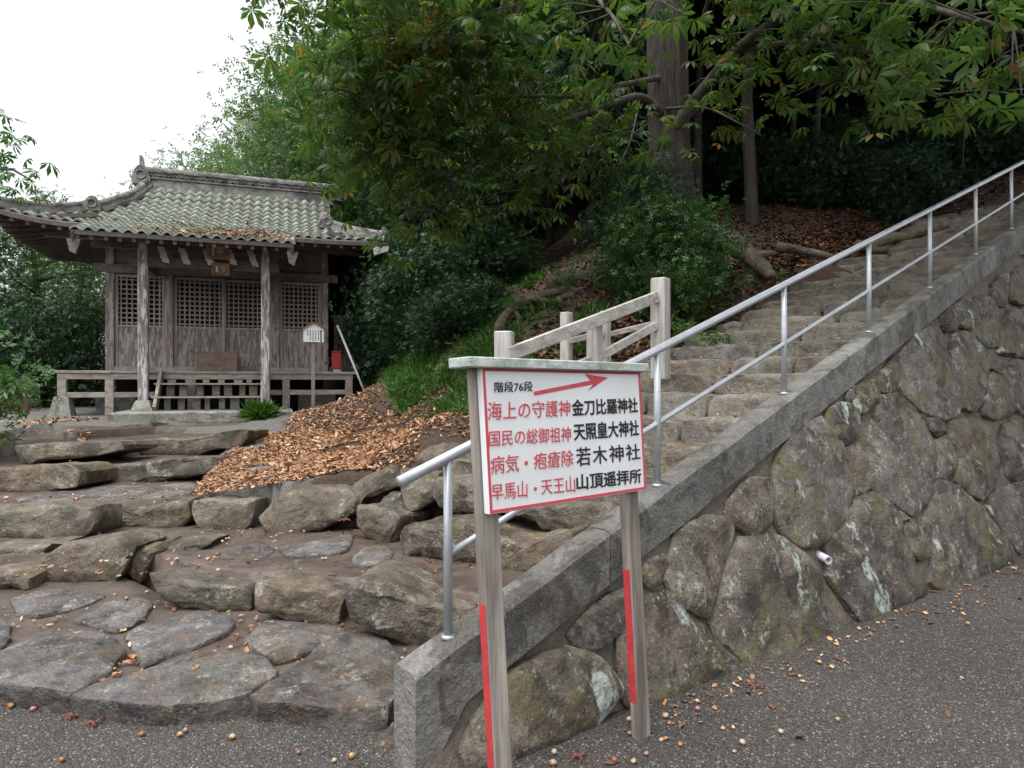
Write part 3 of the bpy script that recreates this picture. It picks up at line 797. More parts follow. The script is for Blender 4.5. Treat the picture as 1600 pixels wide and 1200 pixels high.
# ------------------------------------------------------------------ retaining wall
wall = empty('retaining_wall', plan(0, -0.2)); tag(wall, 'battered boulder retaining wall with sloping concrete coping along the stairs', 'wall')
CW, CF = 0.17, 0.27                           # coping width, face height
T_END = 13.0
base_px = [(690, 1215), (792, 1187), (875, 1160), (970, 1112), (1040, 1100), (1140, 1060), (1242, 1028), (1352, 968), (1451, 930), (1586, 877)]
BT = []
for px_, py_ in base_px:
    p = at_height(px_, py_, 0.0); t, nd = to_tn(p); BT.append((t, -nd - CW / 2))
A_ = np.polyfit([b_[0] for b_ in BT], [b_[1] for b_ in BT], 1)
def base_off(t): return max(0.03, A_[0] * t + A_[1])
def face_off(t, z):
    hb = max(cope_h(t) - CF, 0.05)
    return base_off(t) * min(1.0, max(-0.15, (hb - z) / hb))
def wall_pt(t, z, out_=0.0):
    p = plan(t, -CW / 2 - face_off(t, z) - out_); return Vector((p.x, p.y, z))
def ray_wall(px_, py_):
    lo_, hi_ = 1.0, 14.0
    def g(Y):
        p = at_depth(px_, py_, Y); t, nd = to_tn(p); return nd + CW / 2 + face_off(t, max(p.z, 0))
    for Y in np.arange(1.2, 14, 0.05):
        if g(Y) > 0: hi_ = Y; lo_ = Y - 0.05; break
    for _ in range(30):
        mY = (lo_ + hi_) / 2
        if g(mY) > 0: hi_ = mY
        else: lo_ = mY
    return at_depth(px_, py_, hi_)
# backing of mortar
mb = MB(); ts = np.arange(-0.19, T_END + 0.1, 0.12); nzv = 22
grid = []
for t in ts:
    hb = cope_h(t) - CF + 0.05
    row = []
    for j in range(nzv):
        z = -0.25 + (hb + 0.25) * j / (nzv - 1)
        p = wall_pt(t, z)
        nn3 = mnoise.fractal(p * 3.1, 1.0, 2.0, 4) * 0.03
        row.append(wall_pt(t, z, nn3 - 0.048))
    grid.append(row)
vv = [p for r_ in grid for p in r_]; ff = []
for i in range(len(ts) - 1):
    for j in range(nzv - 1):
        ff.append((i * nzv + j, (i + 1) * nzv + j, (i + 1) * nzv + j + 1, i * nzv + j + 1))
mb.add(vv, ff); mb.build('mortar_backing', M['mortar'], wall, smooth=True)
# coping, cast in lengths
tj = [-0.22, 0.95, 2.62, 4.3, 6.0, 7.7, 9.4, 11.2, T_END]
for ci, (a, c) in enumerate(zip(tj, tj[1:])):
    mb = MB(); m_ = 14; prof = [(-CW / 2, -0.02), (-CW / 2 + 0.02, 0.0), (CW / 2 - 0.02, 0.0), (CW / 2, -0.02), (CW / 2, -CF - 0.12), (-CW / 2, -CF)]
    prof = [(-CW / 2, -CF), (-CW / 2, -CF * .5), (-CW / 2, -0.022), (-CW / 2 + 0.02, -0.002), (0, 0), (CW / 2 - 0.02, -0.002), (CW / 2, -0.022), (CW / 2, -CF - 0.1)]
    for i in range(m_ + 1):
        t = a + 0.004 + (c - a - 0.008) * i / m_
        for o_, dz in prof:
            p = plan(t, o_); z = cope_h(t) + dz
            n3 = mnoise.noise_vector(Vector((p.x * 5, p.y * 5, z * 5))) * 0.005
            if ci == 0 and i == 0 and dz < -0.1: z = min(z, -0.15 if True else z)
            mb.v.append((p.x + n3.x, p.y + n3.y, z + n3.z))
    k = len(prof)
    if ci == 0:    # the first length comes down to the ground as a solid foot
        for i in range(4):
            t = a + 0.004 + (c - a - 0.008) * i / m_
            for jx in (0, 7):
                x, y, z = mb.v[i * k + jx]; mb.v[i * k + jx] = (x, y, min(z, -0.1 + 0.12 * i))
            x, y, z = mb.v[i * k + 1]; mb.v[i * k + 1] = (x, y, (mb.v[i * k][2] + mb.v[i * k + 2][2]) / 2)
    for i in range(m_):
        for j in range(k):
            j2 = (j + 1) % k
            mb.f.append((i * k + j, i * k + j2, (i + 1) * k + j2, (i + 1) * k + j))
    mb.f.append(tuple(range(k))); mb.f.append(tuple(m_ * k + j for j in range(k))[::-1])
    mb.build('coping', M['coping'], wall)
WALL = [
 [(792, 1060), (830, 1040), (860, 1025), (890, 1018), (920, 1020), (945, 1035), (968, 1060), (976, 1075), (972, 1095), (940, 1130), (890, 1155), (830, 1178), (780, 1205), (735, 1215), (725, 1180), (745, 1130)],
 [(895, 990), (915, 965), (950, 935), (990, 915), (1005, 925), (998, 960), (978, 985), (950, 1008), (930, 1015), (905, 1010)],
 [(975, 1000), (985, 975), (1008, 940), (1030, 925), (1055, 932), (1075, 955), (1100, 975), (1118, 1000), (1135, 1025), (1143, 1050), (1120, 1072), (1080, 1090), (1040, 1106), (1010, 1106), (985, 1095), (975, 1060)],
 [(1042, 905), (1045, 875), (1060, 835), (1080, 815), (1110, 806), (1138, 812), (1147, 830), (1142, 855), (1130, 880), (1122, 915), (1118, 945), (1112, 962), (1095, 962), (1070, 945), (1050, 925)],
 [(1122, 985), (1118, 960), (1125, 920), (1135, 885), (1145, 860), (1165, 840), (1195, 832), (1225, 838), (1250, 855), (1275, 880), (1290, 905), (1300, 940), (1310, 965), (1320, 990), (1300, 1004), (1250, 1026), (1200, 1040), (1172, 1038), (1150, 1015), (1130, 1000)],
 [(1140, 800), (1145, 780), (1165, 755), (1185, 745), (1205, 748), (1212, 765), (1211, 800), (1205, 820), (1192, 835), (1175, 830), (1155, 820), (1142, 812)],
 [(1212, 800), (1210, 770), (1215, 740), (1222, 710), (1240, 685), (1265, 665), (1285, 655), (1300, 670), (1315, 695), (1328, 725), (1337, 755), (1335, 780), (1325, 810), (1305, 835), (1285, 848), (1260, 853), (1240, 845), (1222, 825)],
 [(1292, 660), (1297, 640), (1312, 628), (1330, 630), (1342, 645), (1344, 665), (1338, 685), (1322, 692), (1306, 685), (1296, 675)],
 [(1322, 712), (1330, 697), (1345, 692), (1352, 710), (1357, 735), (1360, 760), (1352, 770), (1342, 775), (1338, 760), (1336, 740), (1329, 725)],
 [(1335, 625), (1340, 605), (1355, 595), (1372, 592), (1377, 605), (1374, 625), (1360, 640), (1348, 645), (1338, 638)],
 [(1325, 620), (1328, 609), (1336, 604), (1340, 612), (1334, 626), (1328, 628)],
 [(1359, 740), (1362, 710), (1366, 680), (1371, 635), (1381, 618), (1401, 616), (1416, 624), (1431, 639), (1443, 658), (1452, 676), (1459, 695), (1464, 719), (1464, 750), (1458, 776), (1443, 797), (1428, 806), (1409, 792), (1384, 779), (1366, 760)],
 [(1292, 846), (1314, 823), (1330, 794), (1340, 780), (1357, 769), (1379, 778), (1404, 794), (1413, 810), (1406, 828), (1413, 846), (1429, 873), (1440, 900), (1454, 924), (1420, 944), (1386, 960), (1357, 972), (1341, 960), (1325, 934), (1305, 907), (1294, 891), (1300, 870)],
 [(1414, 818), (1430, 812), (1443, 830), (1452, 850), (1460, 865), (1455, 871), (1440, 873), (1432, 868), (1422, 848)],
 [(1460, 774), (1467, 756), (1483, 752), (1499, 763), (1526, 785), (1548, 808), (1566, 830), (1580, 853), (1589, 873), (1555, 895), (1521, 912), (1485, 923), (1465, 916), (1457, 900), (1462, 873), (1456, 846), (1449, 821), (1456, 794)],
 [(1545, 790), (1560, 765), (1590, 755), (1640, 750), (1660, 800), (1650, 848), (1600, 869), (1582, 845), (1568, 822)],
 [(1487, 661), (1504, 654), (1525, 656), (1546, 669), (1557, 691), (1562, 719), (1561, 751), (1549, 772), (1534, 781), (1516, 770), (1495, 749), (1496, 735), (1500, 716), (1491, 691)],
 [(1465, 689), (1480, 682), (1489, 695), (1497, 716), (1493, 734), (1480, 744), (1467, 746), (1463, 719)],
 [(1408, 600), (1405, 575), (1412, 547), (1431, 526), (1456, 509), (1469, 522), (1482, 549), (1491, 575), (1503, 607), (1503, 635), (1495, 650), (1478, 655), (1459, 646), (1431, 631), (1415, 612)],
 [(1377, 594), (1381, 579), (1394, 564), (1406, 553), (1408, 571), (1404, 601), (1398, 611), (1382, 611)],
 [(1490, 545), (1492, 525), (1508, 517), (1521, 524), (1536, 541), (1548, 560), (1545, 590), (1538, 612), (1532, 636), (1519, 641), (1508, 634), (1507, 605), (1497, 575)],
 [(1549, 586), (1572, 584), (1581, 597), (1587, 626), (1587, 646), (1562, 655), (1542, 650), (1536, 639), (1544, 616)],
 [(1502, 507), (1512, 485), (1525, 466), (1542, 460), (1561, 477), (1564, 511), (1559, 541), (1544, 541), (1525, 524)],
 [(1472, 496), (1487, 482), (1506, 467), (1518, 467), (1510, 489), (1499, 507), (1484, 520), (1476, 509)],
 [(1550, 470), (1552, 445), (1565, 430), (1576, 426), (1577, 450), (1574, 478), (1562, 476)],
 [(1580, 470), (1580, 440), (1587, 422), (1600, 414), (1640, 402), (1650, 450), (1640, 475), (1600, 476)],
 [(1563, 545), (1567, 510), (1580, 482), (1640, 480), (1650, 540), (1630, 562), (1590, 558)],
 [(1552, 575), (1590, 563), (1640, 566), (1650, 620), (1640, 650), (1592, 645), (1586, 600)],
 [(1566, 720), (1564, 690), (1577, 662), (1600, 655), (1650, 655), (1650, 743), (1600, 752), (1575, 745)],
 [(1446, 652), (1465, 656), (1482, 664), (1478, 678), (1463, 680), (1454, 672)],
 [(1600, 400), (1655, 365), (1720, 330), (1730, 390), (1660, 402)], [(1655, 480), (1665, 410), (1740, 400), (1745, 470), (1700, 500)], [(1655, 560), (1670, 500), (1745, 490), (1750, 570), (1700, 590)],
 [(1655, 660), (1662, 590), (1740, 595), (1745, 670), (1700, 690)], [(1660, 745), (1662, 690), (1740, 695), (1745, 760), (1690, 770)], [(1665, 830), (1665, 775), (1745, 775), (1745, 815), (1700, 840)],
 [(1000, 905), (1020, 880), (1040, 868), (1046, 880), (1038, 910), (1020, 920)],
 [(1120, 1000), (1130, 1010), (1150, 1028), (1165, 1040), (1150, 1052), (1138, 1045)],
 [(1400, 815), (1409, 800), (1422, 812), (1412, 812)],
]
for pl in WALL:
    pts = [ray_wall(x, y) for x, y in pl]
    c0 = sum(pts, Vector()) / len(pts); pts = [c0 + (p - c0) * (1 + 0.020 / max((p - c0).length, .05)) for p in pts]
    c = sum(pts, Vector()) / len(pts); t, nd = to_tn(c)
    n_ = (wall_pt(t + .1, c.z) - wall_pt(t - .1, c.z)).cross(wall_pt(t, c.z + .1) - wall_pt(t, c.z - .1)).normalized()
    if n_.dot(-NN) < 0: n_ = -n_
    size = max((p - c).length for p in pts)
    stone('wall_stone', pts, n_, 0.16, M['wallstone'], wall, rnd=0.016 + 0.012 * size, bulge=0.014 + 0.026 * size, rough=0.011 + 0.010 * size, n=44, taper=1.03, corner=0)
# weep pipe
pc = ray_wall(1288, 872); t, nd = to_tn(pc); dirp = (-NN * 0.55 + Vector((-0.12, -0.75, -0.10))).normalized()
mb = MB(); r0, r1 = 0.027, 0.021; K = 20
ax = dirp; s_ = ax.cross(Vector((0, 0, 1))).normalized(); u_ = s_.cross(ax)
for d_, r_ in ((-0.08, r0), (0.045, r0), (0.045, r1), (-0.05, r1)):
    for k in range(K):
        an = 2 * math.pi * k / K; mb.v.append(tuple(pc + ax * d_ + (s_ * math.cos(an) + u_ * math.sin(an)) * r_))
for r_ in range(3):
    for k in range(K): mb.f.append((r_ * K + k, r_ * K + (k + 1) % K, (r_ + 1) * K + (k + 1) % K, (r_ + 1) * K + k))
mb.f.append(tuple(3 * K + k for k in range(K)))
mb.build('drain_pipe', M['pvc'], wall)
# boulder in front of the coping's foot
ftb = empty('corner_boulder', at_height(600, 1190, 0)); tag(ftb, 'brown lichened boulder against the lower end of the concrete coping', 'boulder')
stone('boulder', [at_depth(x, y, 2.95) for x, y in [(560, 1195), (578, 1165), (598, 1140), (618, 1120), (640, 1108), (665, 1110), (690, 1150), (690, 1200), (640, 1260), (560, 1260)]], Vector((-.6, -1, 0.5)), 0.3, M['step'], ftb, rnd=0.03, bulge=0.03, rough=0.012)

# ------------------------------------------------------------------ handrail
rail = empty('handrail', plan(0, 0)); tag(rail, 'galvanised pipe handrail with two rails standing on the sloping coping', 'handrail')
HP = 0.775
for k in range(0, 9):
    t = k * T_SP; p = plan(t, 0); z = cope_h(t)
    mb = MB(); mb.tube([(p.x, p.y, z - 0.05), (p.x, p.y, z + HP * 0.5), (p.x, p.y, z + HP)], 0.0195, 14); o = mb.build('post', M['galv'], rail, smooth=True)
    mb = MB(); mb.tube([(p.x, p.y, z - 0.004), (p.x, p.y, z + 0.012)], [0.032, 0.026], 14); mb.build('base_collar', M['galv'], rail, smooth=True)
def railpt(t, dz): p = plan(t, 0); return Vector((p.x, p.y, cope_h(t) + dz))
mb = MB(); mb.tube([railpt(t, HP) for t in np.linspace(-0.24, 12.5, 30)], 0.0243, 16); mb.build('top_rail', M['galv'], rail, smooth=True)
mb = MB(); mb.tube([railpt(t, HP * 0.46) for t in np.linspace(0, 12.5, 30)], 0.0155, 12); mb.build('lower_rail', M['galv'], rail, smooth=True)

# ------------------------------------------------------------------ the direction sign
def frame_matrix(o_, ex, ey, ez):
    return Matrix(((ex.x, ey.x, ez.x, o_.x), (ex.y, ey.y, ez.y, o_.y), (ex.z, ey.z, ez.z, o_.z), (0, 0, 0, 1)))
SL, SR = 2.42, 3.025                       # depth of the board's left and right edge
aL = at_depth(752, 573, SL); aR = at_depth(1000, 580, SR); aL2 = at_depth(762, 806, SL); aR2 = at_depth(1012, 765, SR)
Ez = ((aL - aL2).normalized() + (aR - aR2).normalized()).normalized()
Ex = (aR - aL).normalized(); Ey = Ez.cross(Ex).normalized()   # Ey points away from the viewer
BW, BH = (aR - aL).length, 0.54
SO = aL - Ez * BH                           # lower left corner of the board's face
SM = frame_matrix(SO, Ex, Ey, Ez)
sign = empty('direction_sign', Vector((SO.x + 0.4, SO.y + 0.35, 0))); tag(sign, 'white wooden board lettered red and black with a red arrow, on two posts', 'sign')
def sbox(name, lo, hi, mat, parent, bevel=0.003):
    return MB().box(lo, hi, SM).build(name, mat, parent, bevel=bevel)
board = sbox('board', (0, 0, 0), (BW, 0.030, BH), M['white'], sign)
ZG = -SO.z / Ez.z - 0.06
PWD, PTH = 0.085, 0.045
for i, x0 in enumerate((-0.012, BW - 0.105)):
    zg = -(SO + Ex * x0).z / Ez.z - 0.08
    p_ = sbox('post', (x0, 0.032, zg), (x0 + PWD, 0.032 + PTH, BH - 0.002), M['postwood'], sign, 0.004)
    z0, z1 = (0.02, 0.79) if i == 0 else (0.17, 0.772)
    zz = lambda z: (z - SO.z) / Ez.z
    sbox('red_stripe', (x0 - 0.0015, 0.036, zz(z0)), (x0 + 0.004, 0.032 + PTH - 0.004, zz(z1)), M['red'], p_, 0)
sbox('cap', (-0.075, -0.03, BH - 0.004), (BW + 0.03, 0.10, BH + 0.034), M['capwood'], sign, 0.004)
fr = MB(); bw = 0.0115
fr.box((0.004, -0.0015, 0.004), (BW - 0.004, 0.001, 0.004 + bw), SM); fr.box((0.004, -0.0015, BH - 0.004 - bw), (BW - 0.004, 0.001, BH - 0.006), SM)
fr.box((0.004, -0.0015, 0.004 + bw), (0.004 + bw, 0.001, BH - 0.004 - bw), SM); fr.box((BW - 0.004 - bw, -0.0015, 0.004 + bw), (BW - 0.004, 0.001, BH - 0.004 - bw), SM)
fr.build('painted_border', M['redline'], board)
def on_board(px, py, off=0.002):
    d = at_depth(px, py, 1.0) - Vector((0, 0, CZ)); o_ = Vector((0, 0, CZ))
    nrm = -Ey; k = (SO + nrm * off - o_).dot(nrm) / d.dot(nrm)
    return o_ + d * k
def text_mesh(txt, bold=0.0):
    cu = bpy.data.curves.new('txt', 'FONT'); cu.body = txt; cu.size = 1.0; cu.bevel_depth = bold; cu.bevel_resolution = 0; cu.resolution_u = 3
    ob = bpy.data.objects.new('txt', cu); COL.objects.link(ob)
    dg = bpy.context.evaluated_depsgraph_get(); dg.update()
    m_ = bpy.data.meshes.new_from_object(ob.evaluated_get(dg))
    co_ = np.empty(len(m_.vertices) * 3); m_.vertices.foreach_get('co', co_); co_ = co_.reshape(-1, 3)
    polys = [tuple(p.vertices) for p in m_.polygons]
    bpy.data.objects.remove(ob); bpy.data.curves.remove(cu); bpy.data.meshes.remove(m_)
    return co_, polys
def lettering(txt, quad, place, mat, parent, bold=0.0, name='lettering'):
    """text fitted to four corners TL, BL, TR, BR"""
    co_, polys = text_mesh(txt, bold)
    if len(co_) == 0: return None
    lo, hi = co_.min(0), co_.max(0); uv = (co_ - lo) / np.maximum(hi - lo, 1e-6)
    TL, BL, TR, BR = [place(*c) for c in quad]
    nq = (TR - TL).cross(BL - TL).normalized() * -1.0
    if nq.y > 0: nq = -nq
    vv_ = [(BL.lerp(BR, u)).lerp(TL.lerp(TR, u), v) + nq * 0.0012 * w for u, v, w in uv]
    mb_ = MB(); mb_.add(vv_, polys)
    return mb_.build(name, mat, parent)
lettering('階段76段', [(772.5, 596.5), (772.5, 613.5), (832.5, 595.5), (832.5, 611.5)], on_board, M['ink'], board, 0.012)
lettering('海上の守護神', [(762, 628), (762, 657), (891, 625), (891, 650)], on_board, M['redline'], board, 0.004)
lettering('金刀比羅神社', [(892.5, 624), (894, 651), (996, 621), (997, 645)], on_board, M['ink'], board, 0.025)
lettering('国民の総御祖神', [(764, 673), (764, 698), (892, 666), (892, 690)], on_board, M['redline'], board, 0.004)
lettering('天照皇大神社', [(895, 661), (897, 689), (998, 656), (998.5, 681)], on_board, M['ink'], board, 0.025)
lettering('病気', [(766, 713), (767, 742), (811, 709), (811, 737)], on_board, M['redline'], board, 0.004)
lettering('・', [(819.5, 720), (819.5, 727), (825, 719.5), (825, 726.5)], on_board, M['redline'], board, 0.004)
lettering('疱瘡除', [(834, 707.5), (834, 734), (896, 702), (896, 728)], on_board, M['redline'], board, 0.004)
for i_, ch_ in enumerate('若木神社'):
    fa, fb = i_ / 3.92, i_ / 3.92 + 0.225
    lf = lambda f_, top: (899.5 + 101 * f_ + (0 if top else 1.5), (699 - 6 * f_) if top else (729 - 11.5 * f_))
    lettering(ch_, [lf(fa, 1), lf(fa, 0), lf(fb, 1), lf(fb, 0)], on_board, M['ink'], board, 0.012)
lettering('早馬山', [(767.5, 757), (768.5, 782), (824, 750), (824, 777)], on_board, M['redline'], board, 0.004)
lettering('・', [(834, 761), (834, 767), (839, 760.5), (839, 766.5)], on_board, M['redline'], board, 0.004)
lettering('天王山', [(845, 749), (846, 773), (898, 743), (899, 769)], on_board, M['redline'], board, 0.004)
lettering('山頂遥拝所', [(900, 741), (901, 767), (1001.5, 732), (1002.5, 754.5)], on_board, M['ink'], board, 0.025)
ar = MB(); apx = [(834, 612), (923, 594.5), (914, 584), (950, 590), (919, 611), (927, 600.5), (835, 618)]
ar.add([on_board(*p) for p in apx], [(0, 1, 5, 6), (1, 2, 3), (1, 3, 5), (3, 4, 5)]); ar.build('arrow', M['redline'], board)

# ------------------------------------------------------------------ wooden fences left of the stair
def post_at(px, Y, ytop, ybot, w, parent, rot, mat=None):
    p = at_depth(px, ybot, Y); q_ = at_depth(px, ytop, Y)
    Mx = Matrix.Translation(Vector((p.x, p.y, 0))) @ Matrix.Rotation(rot, 4, 'Z')
    return MB().box((-w / 2, -w / 2, p.z - 0.25), (w / 2, w / 2, q_.z), Mx).build('post', mat or M['fencewood'], parent, bevel=0.008)
f1 = empty('wooden_fence', at_depth(900, 560, 5.9)); tag(f1, 'pale weathered fence behind the sign, its tall end post by the stairs', 'fence')
rotf = -0.62
post_at(788, 5.15, 518, 640, 0.135, f1, rotf + 0.45); post_at(1032, 6.35, 435, 552, 0.145, f1, rotf); post_at(929, 5.85, 507, 620, 0.11, f1, rotf)
def rail_px(a, c, w, h, parent):
    return MB().beam(at_depth(*a), at_depth(*c), w, h).build('rail', M['fencerail'], parent, bevel=0.005)
rail_px((797, 553, 5.08), (1026, 464, 6.28), 0.05, 0.105, f1); rail_px((800, 612, 5.1), (922, 563, 5.78), 0.045, 0.07, f1); rail_px((936, 558, 5.85), (1026, 508, 6.3), 0.045, 0.075, f1)
f2 = empty('wooden_fence', at_depth(920, 545, 6.9)); tag(f2, 'lower wooden fence set back on the grass bank with slim posts', 'fence')
post_at(885, 6.8, 488, 570, 0.10, f2, rotf); post_at(946, 7.1, 486, 570, 0.09, f2, rotf)
rail_px((888, 533, 6.75), (942, 520, 7.05), 0.04, 0.06, f2); rail_px((950, 523, 7.1), (1030, 503, 7.5), 0.04, 0.055, f2)

# ------------------------------------------------------------------ the shrine
TH = math.radians(19.0)
SA = Vector((math.cos(TH), math.sin(TH), 0)); SB = Vector((-SA.y, SA.x, 0))
LP = Vector(((224 - 800) / F * 11.2, 11.2, 0))
SHM = frame_matrix(LP, SA, SB, Vector((0, 0, 1)))
def S3(s, q, z): return LP + SA * s + SB * q + Vector((0, 0, z))
def s_at(px, q):
    k = (px - 800) / F
    return (k * (LP.y + SB.y * q) - LP.x - SB.x * q) / (SA.x - k * SA.y)
def z_at(py, s, q):
    Y = S3(s, q, 0).y; return CZ + (600 - py) / F * Y
shrine = empty('wooden_shrine', S3(1.1, 1.6, 1.1)); tag(shrine, 'small weathered wooden shrine with a mossy grey tiled roof', 'shrine')
def hb_(name, lo, hi, mat, parent=None, bevel=0.004):
    return MB().box(lo, hi, SHM).build(name, mat, parent if parent is not None else shrine, bevel=bevel)
ZS, ZP, QF, QP = 1.155, 1.83, 1.15, 0.35
s0, s1 = s_at(173, QF), s_at(507, QF)
sR = s_at(415, 0)
# slab and pillars
slab = hb_('stone_slab', (-0.30, -1.1, 0.95), (2.38, 0.25, ZS), M['slab'], bevel=0.015)
def frustum(cx, cq, z0, z1, a, b_):
    mb_ = MB(); c = []
    for z, r_ in ((z0, a), (z1, b_)):
        c += [S3(cx - r_, cq - r_, z), S3(cx + r_, cq - r_, z), S3(cx + r_, cq + r_, z), S3(cx - r_, cq + r_, z)]
    return mb_.hexa(c)
for s_p in (0.0, sR):
    pi_ = hb_('pillar', (s_p - 0.075, -0.075, ZS + 0.15), (s_p + 0.075, 0.075, 3.98), M['pillar'], bevel=0.018)
    frustum(s_p, 0, ZS - 0.002, ZS + 0.17, 0.165, 0.10).build('plinth', M['plinth'], pi_, bevel=0.008)
hb_('pillar_beam', (-0.22, -0.055, 3.58), (sR + 0.22, 0.055, 3.74), M['darkwood'])
hb_('pillar_purlin', (-0.75, -0.07, 3.86), (2.33, 0.07, 3.97), M['darkwood'])
for s_p in (0.0, sR): hb_('tie_beam', (s_p - 0.05, 0.077, 3.55), (s_p + 0.05, QF - 0.09, 3.72), M['beamwood'])
# veranda
sl, sr = s_at(66, QP), s_at(560, QP)
nb = 13; bwid = (QF + 0.06 - QP) / 4
for i in range(4): hb_('veranda_board', (sl, QP + i * bwid + 0.004, ZP - 0.045), (sr, QP + (i + 1) * bwid - 0.004, ZP), M['deckwood'])
hb_('veranda_board', (sl, QF + 0.07, ZP - 0.045), (s0 - 0.10, 3.4, ZP - 0.002), M['deckwood']); hb_('veranda_board', (s1 + 0.10, QF + 0.07, ZP - 0.045), (sr, 3.4, ZP - 0.002), M['deckwood'])
hb_('veranda_beam', (sl + 0.2, QP + 0.03, ZP - 0.15), (sr - 0.1, QP + 0.12, ZP - 0.047), M['deckwood'])
for k_, (pxp, pl_) in enumerate([(98, 1), (172, 0), (447, 0), (545, 1), (300, 0)]):
    sp_ = s_at(pxp, QP + .08); zb_ = terr(*S3(sp_, QP, 0).xy) - 0.1
    lg = hb_('veranda_post', (sp_ - 0.065, QP + 0.02, zb_ if not pl_ else zb_ + 0.25), (sp_ + 0.065, QP + 0.14, ZP - 0.152), M['deckwood'])
    if pl_: frustum(sp_, QP + 0.08, zb_ - 0.1, zb_ + 0.42 if pxp < 200 else zb_ + .33, 0.20 if pxp < 200 else .13, 0.105 if pxp < 200 else .085).build('plinth', M['plinth'], lg, bevel=0.006)
hb_('lower_rail', (sl + 0.26, QP + 0.03, 1.37), (s_at(240, QP), QP + 0.085, 1.46), M['deckwood']); hb_('lower_rail', (s_at(418, QP), QP + 0.03, 1.40), (sr - 0.14, QP + 0.085, 1.49), M['deckwood'])
for pa, pb in ((150, 212), (466, 524)): hb_('foundation_block', (s_at(pa, QF), QF - 0.05, 0.95), (s_at(pb, QF), QF + 0.25, 1.42), M['slab'])
hb_('underfloor_shade_sheet', (s0, QF + 0.4, 0.9), (s1, QF + 0.45, ZP - 0.05), M['shade_black'], bevel=0)  # dark sheet, the shade under the floor put into its colour
# wooden stair
w0, w1 = s_at(246, 0.1), s_at(412, 0.1)
for sx in (w0, w1 - 0.05, ):
    mb = MB(); mb.beam(S3(sx + 0.025, -0.32, ZS + 0.0), S3(sx + 0.025, QP + 0.02, ZP - 0.03), 0.05, 0.20); mb.build('stringer', M['deckwood'], shrine)
for zt, qf in ((1.39, -0.20), (1.615, 0.06)): hb_('stair_tread', (w0 - 0.04, qf - 0.05, zt - 0.03), (w1 - 0.055, qf + 0.20, zt), M['deckwood'])
rr = random.Random(3)
for row, (z0, z1, qf) in enumerate(((ZS, 1.358, -0.02), (1.392, 1.583, 0.22), (1.617, ZP - 0.155, 0.33))):
    x = w0 + 0.12
    while x < w1 - 0.2:
        wv = rr.uniform(0.08, 0.15); hb_('stair_slat', (x, qf, z0), (x + wv, qf + 0.03, z1), M['deckwood']); x += wv + rr.uniform(0.06, 0.16)
# body: posts, sill, lintel, doors
ZL0, ZL1 = 2.68, 3.56
fp = [s0, s_at(265, QF), s_at(431, QF), s1]
for i, sp_ in enumerate(fp): hb_('wall_post', (sp_ - 0.07, QF - 0.07, ZP - 0.02), (sp_ + 0.07, QF + 0.07, 4.30), M['peel'], bevel=0.008)
hb_('sill', (s0 + 0.072, QF - 0.085, ZP + 0.003), (s1 - 0.072, QF + 0.05, ZP + 0.09), M['deckwood'])
hb_('lintel', (s0 - 0.25, QF - 0.10, ZL1 + 0.05), (s1 + 0.25, QF - 0.072, ZL1 + 0.20), M['beamwood'])
for i in range(4): hb_('wall_plank', (s0 + 0.072, QF - 0.02, ZL1 + 0.06 + i * 0.185), (s1 - 0.072, QF + 0.012 + 0.004 * (i % 2), ZL1 + 0.24 + i * 0.185), M['beamwood'])
def door(a, c, q, nx, ny):
    d = hb_('door_panel', (a, q + 0.0, ZP + 0.092), (c, q + 0.025, ZL0 - 0.02), M['peel'])
    fr_ = MB()
    fr_.box((a, q - 0.02, ZL0 - 0.04), (c, q + 0.035, ZL0), SHM); fr_.box((a, q - 0.02, ZL1 - 0.01), (c, q + 0.035, ZL1 + 0.04), SHM)
    fr_.box((a, q - 0.018, ZL0), (a + 0.05, q + 0.033, ZL1 - 0.01), SHM); fr_.box((c - 0.05, q - 0.018, ZL0), (c, q + 0.033, ZL1 - 0.01), SHM)
    fr_.box((a, q - 0.018, ZP + 0.092), (a + 0.05, q - 0.002, ZL0 - 0.04), SHM); fr_.box((c - 0.05, q - 0.018, ZP + 0.092), (c, q - 0.002, ZL0 - 0.04), SHM)
    fr_.build('door_frame', M['lattice'], d)
    la = MB()
    for i in range(nx):
        x = a + 0.05 + (c - a - 0.1) * (i + 0.5) / nx; la.box((x - 0.012, q, ZL0), (x + 0.012, q + 0.014, ZL1 - 0.01), SHM)
    for j in range(ny):
        z = ZL0 + (ZL1 - 0.01 - ZL0) * (j + 0.5) / ny; la.box((a + 0.05, q + 0.016, z - 0.012), (c - 0.05, q + 0.03, z + 0.012), SHM)
    la.build('lattice', M['lattice'], d)
    return d
door(fp[0] + 0.072, fp[1] - 0.072, QF, 8, 10)
mid_ = (fp[1] + fp[2]) / 2
door(fp[1] + 0.072, mid_ + 0.012, QF + 0.03, 9, 10); door(mid_ - 0.012, fp[2] - 0.072, QF + 0.075, 9, 10)
door(fp[2] + 0.072, fp[3] - 0.072, QF, 8, 10)
mb = MB(); QB = 3.3                         # near-black sheet painting the room's shade behind the lattice; outer side walls
mb.box((s0 + .05, QF + 0.55, ZP), (s1 - .05, QF + 0.57, 4.3), SHM); mb.build('room_shade_sheet', M['shade_black'], shrine)
for k_ in range(2):
    sx = (s0 - 0.03, s1 - 0.03)[k_]
    for j in range(9): hb_('side_plank', (sx, QF + 0.072 + j * 0.23, ZP - 0.02), (sx + 0.05 + 0.006 * (j % 2), QF + 0.298 + j * 0.23, 4.6), M['shrinewood'])
hb_('back_wall', (s0, QB, ZP - .02), (s1, QB + 0.05, 4.6), M['shrinewood'])
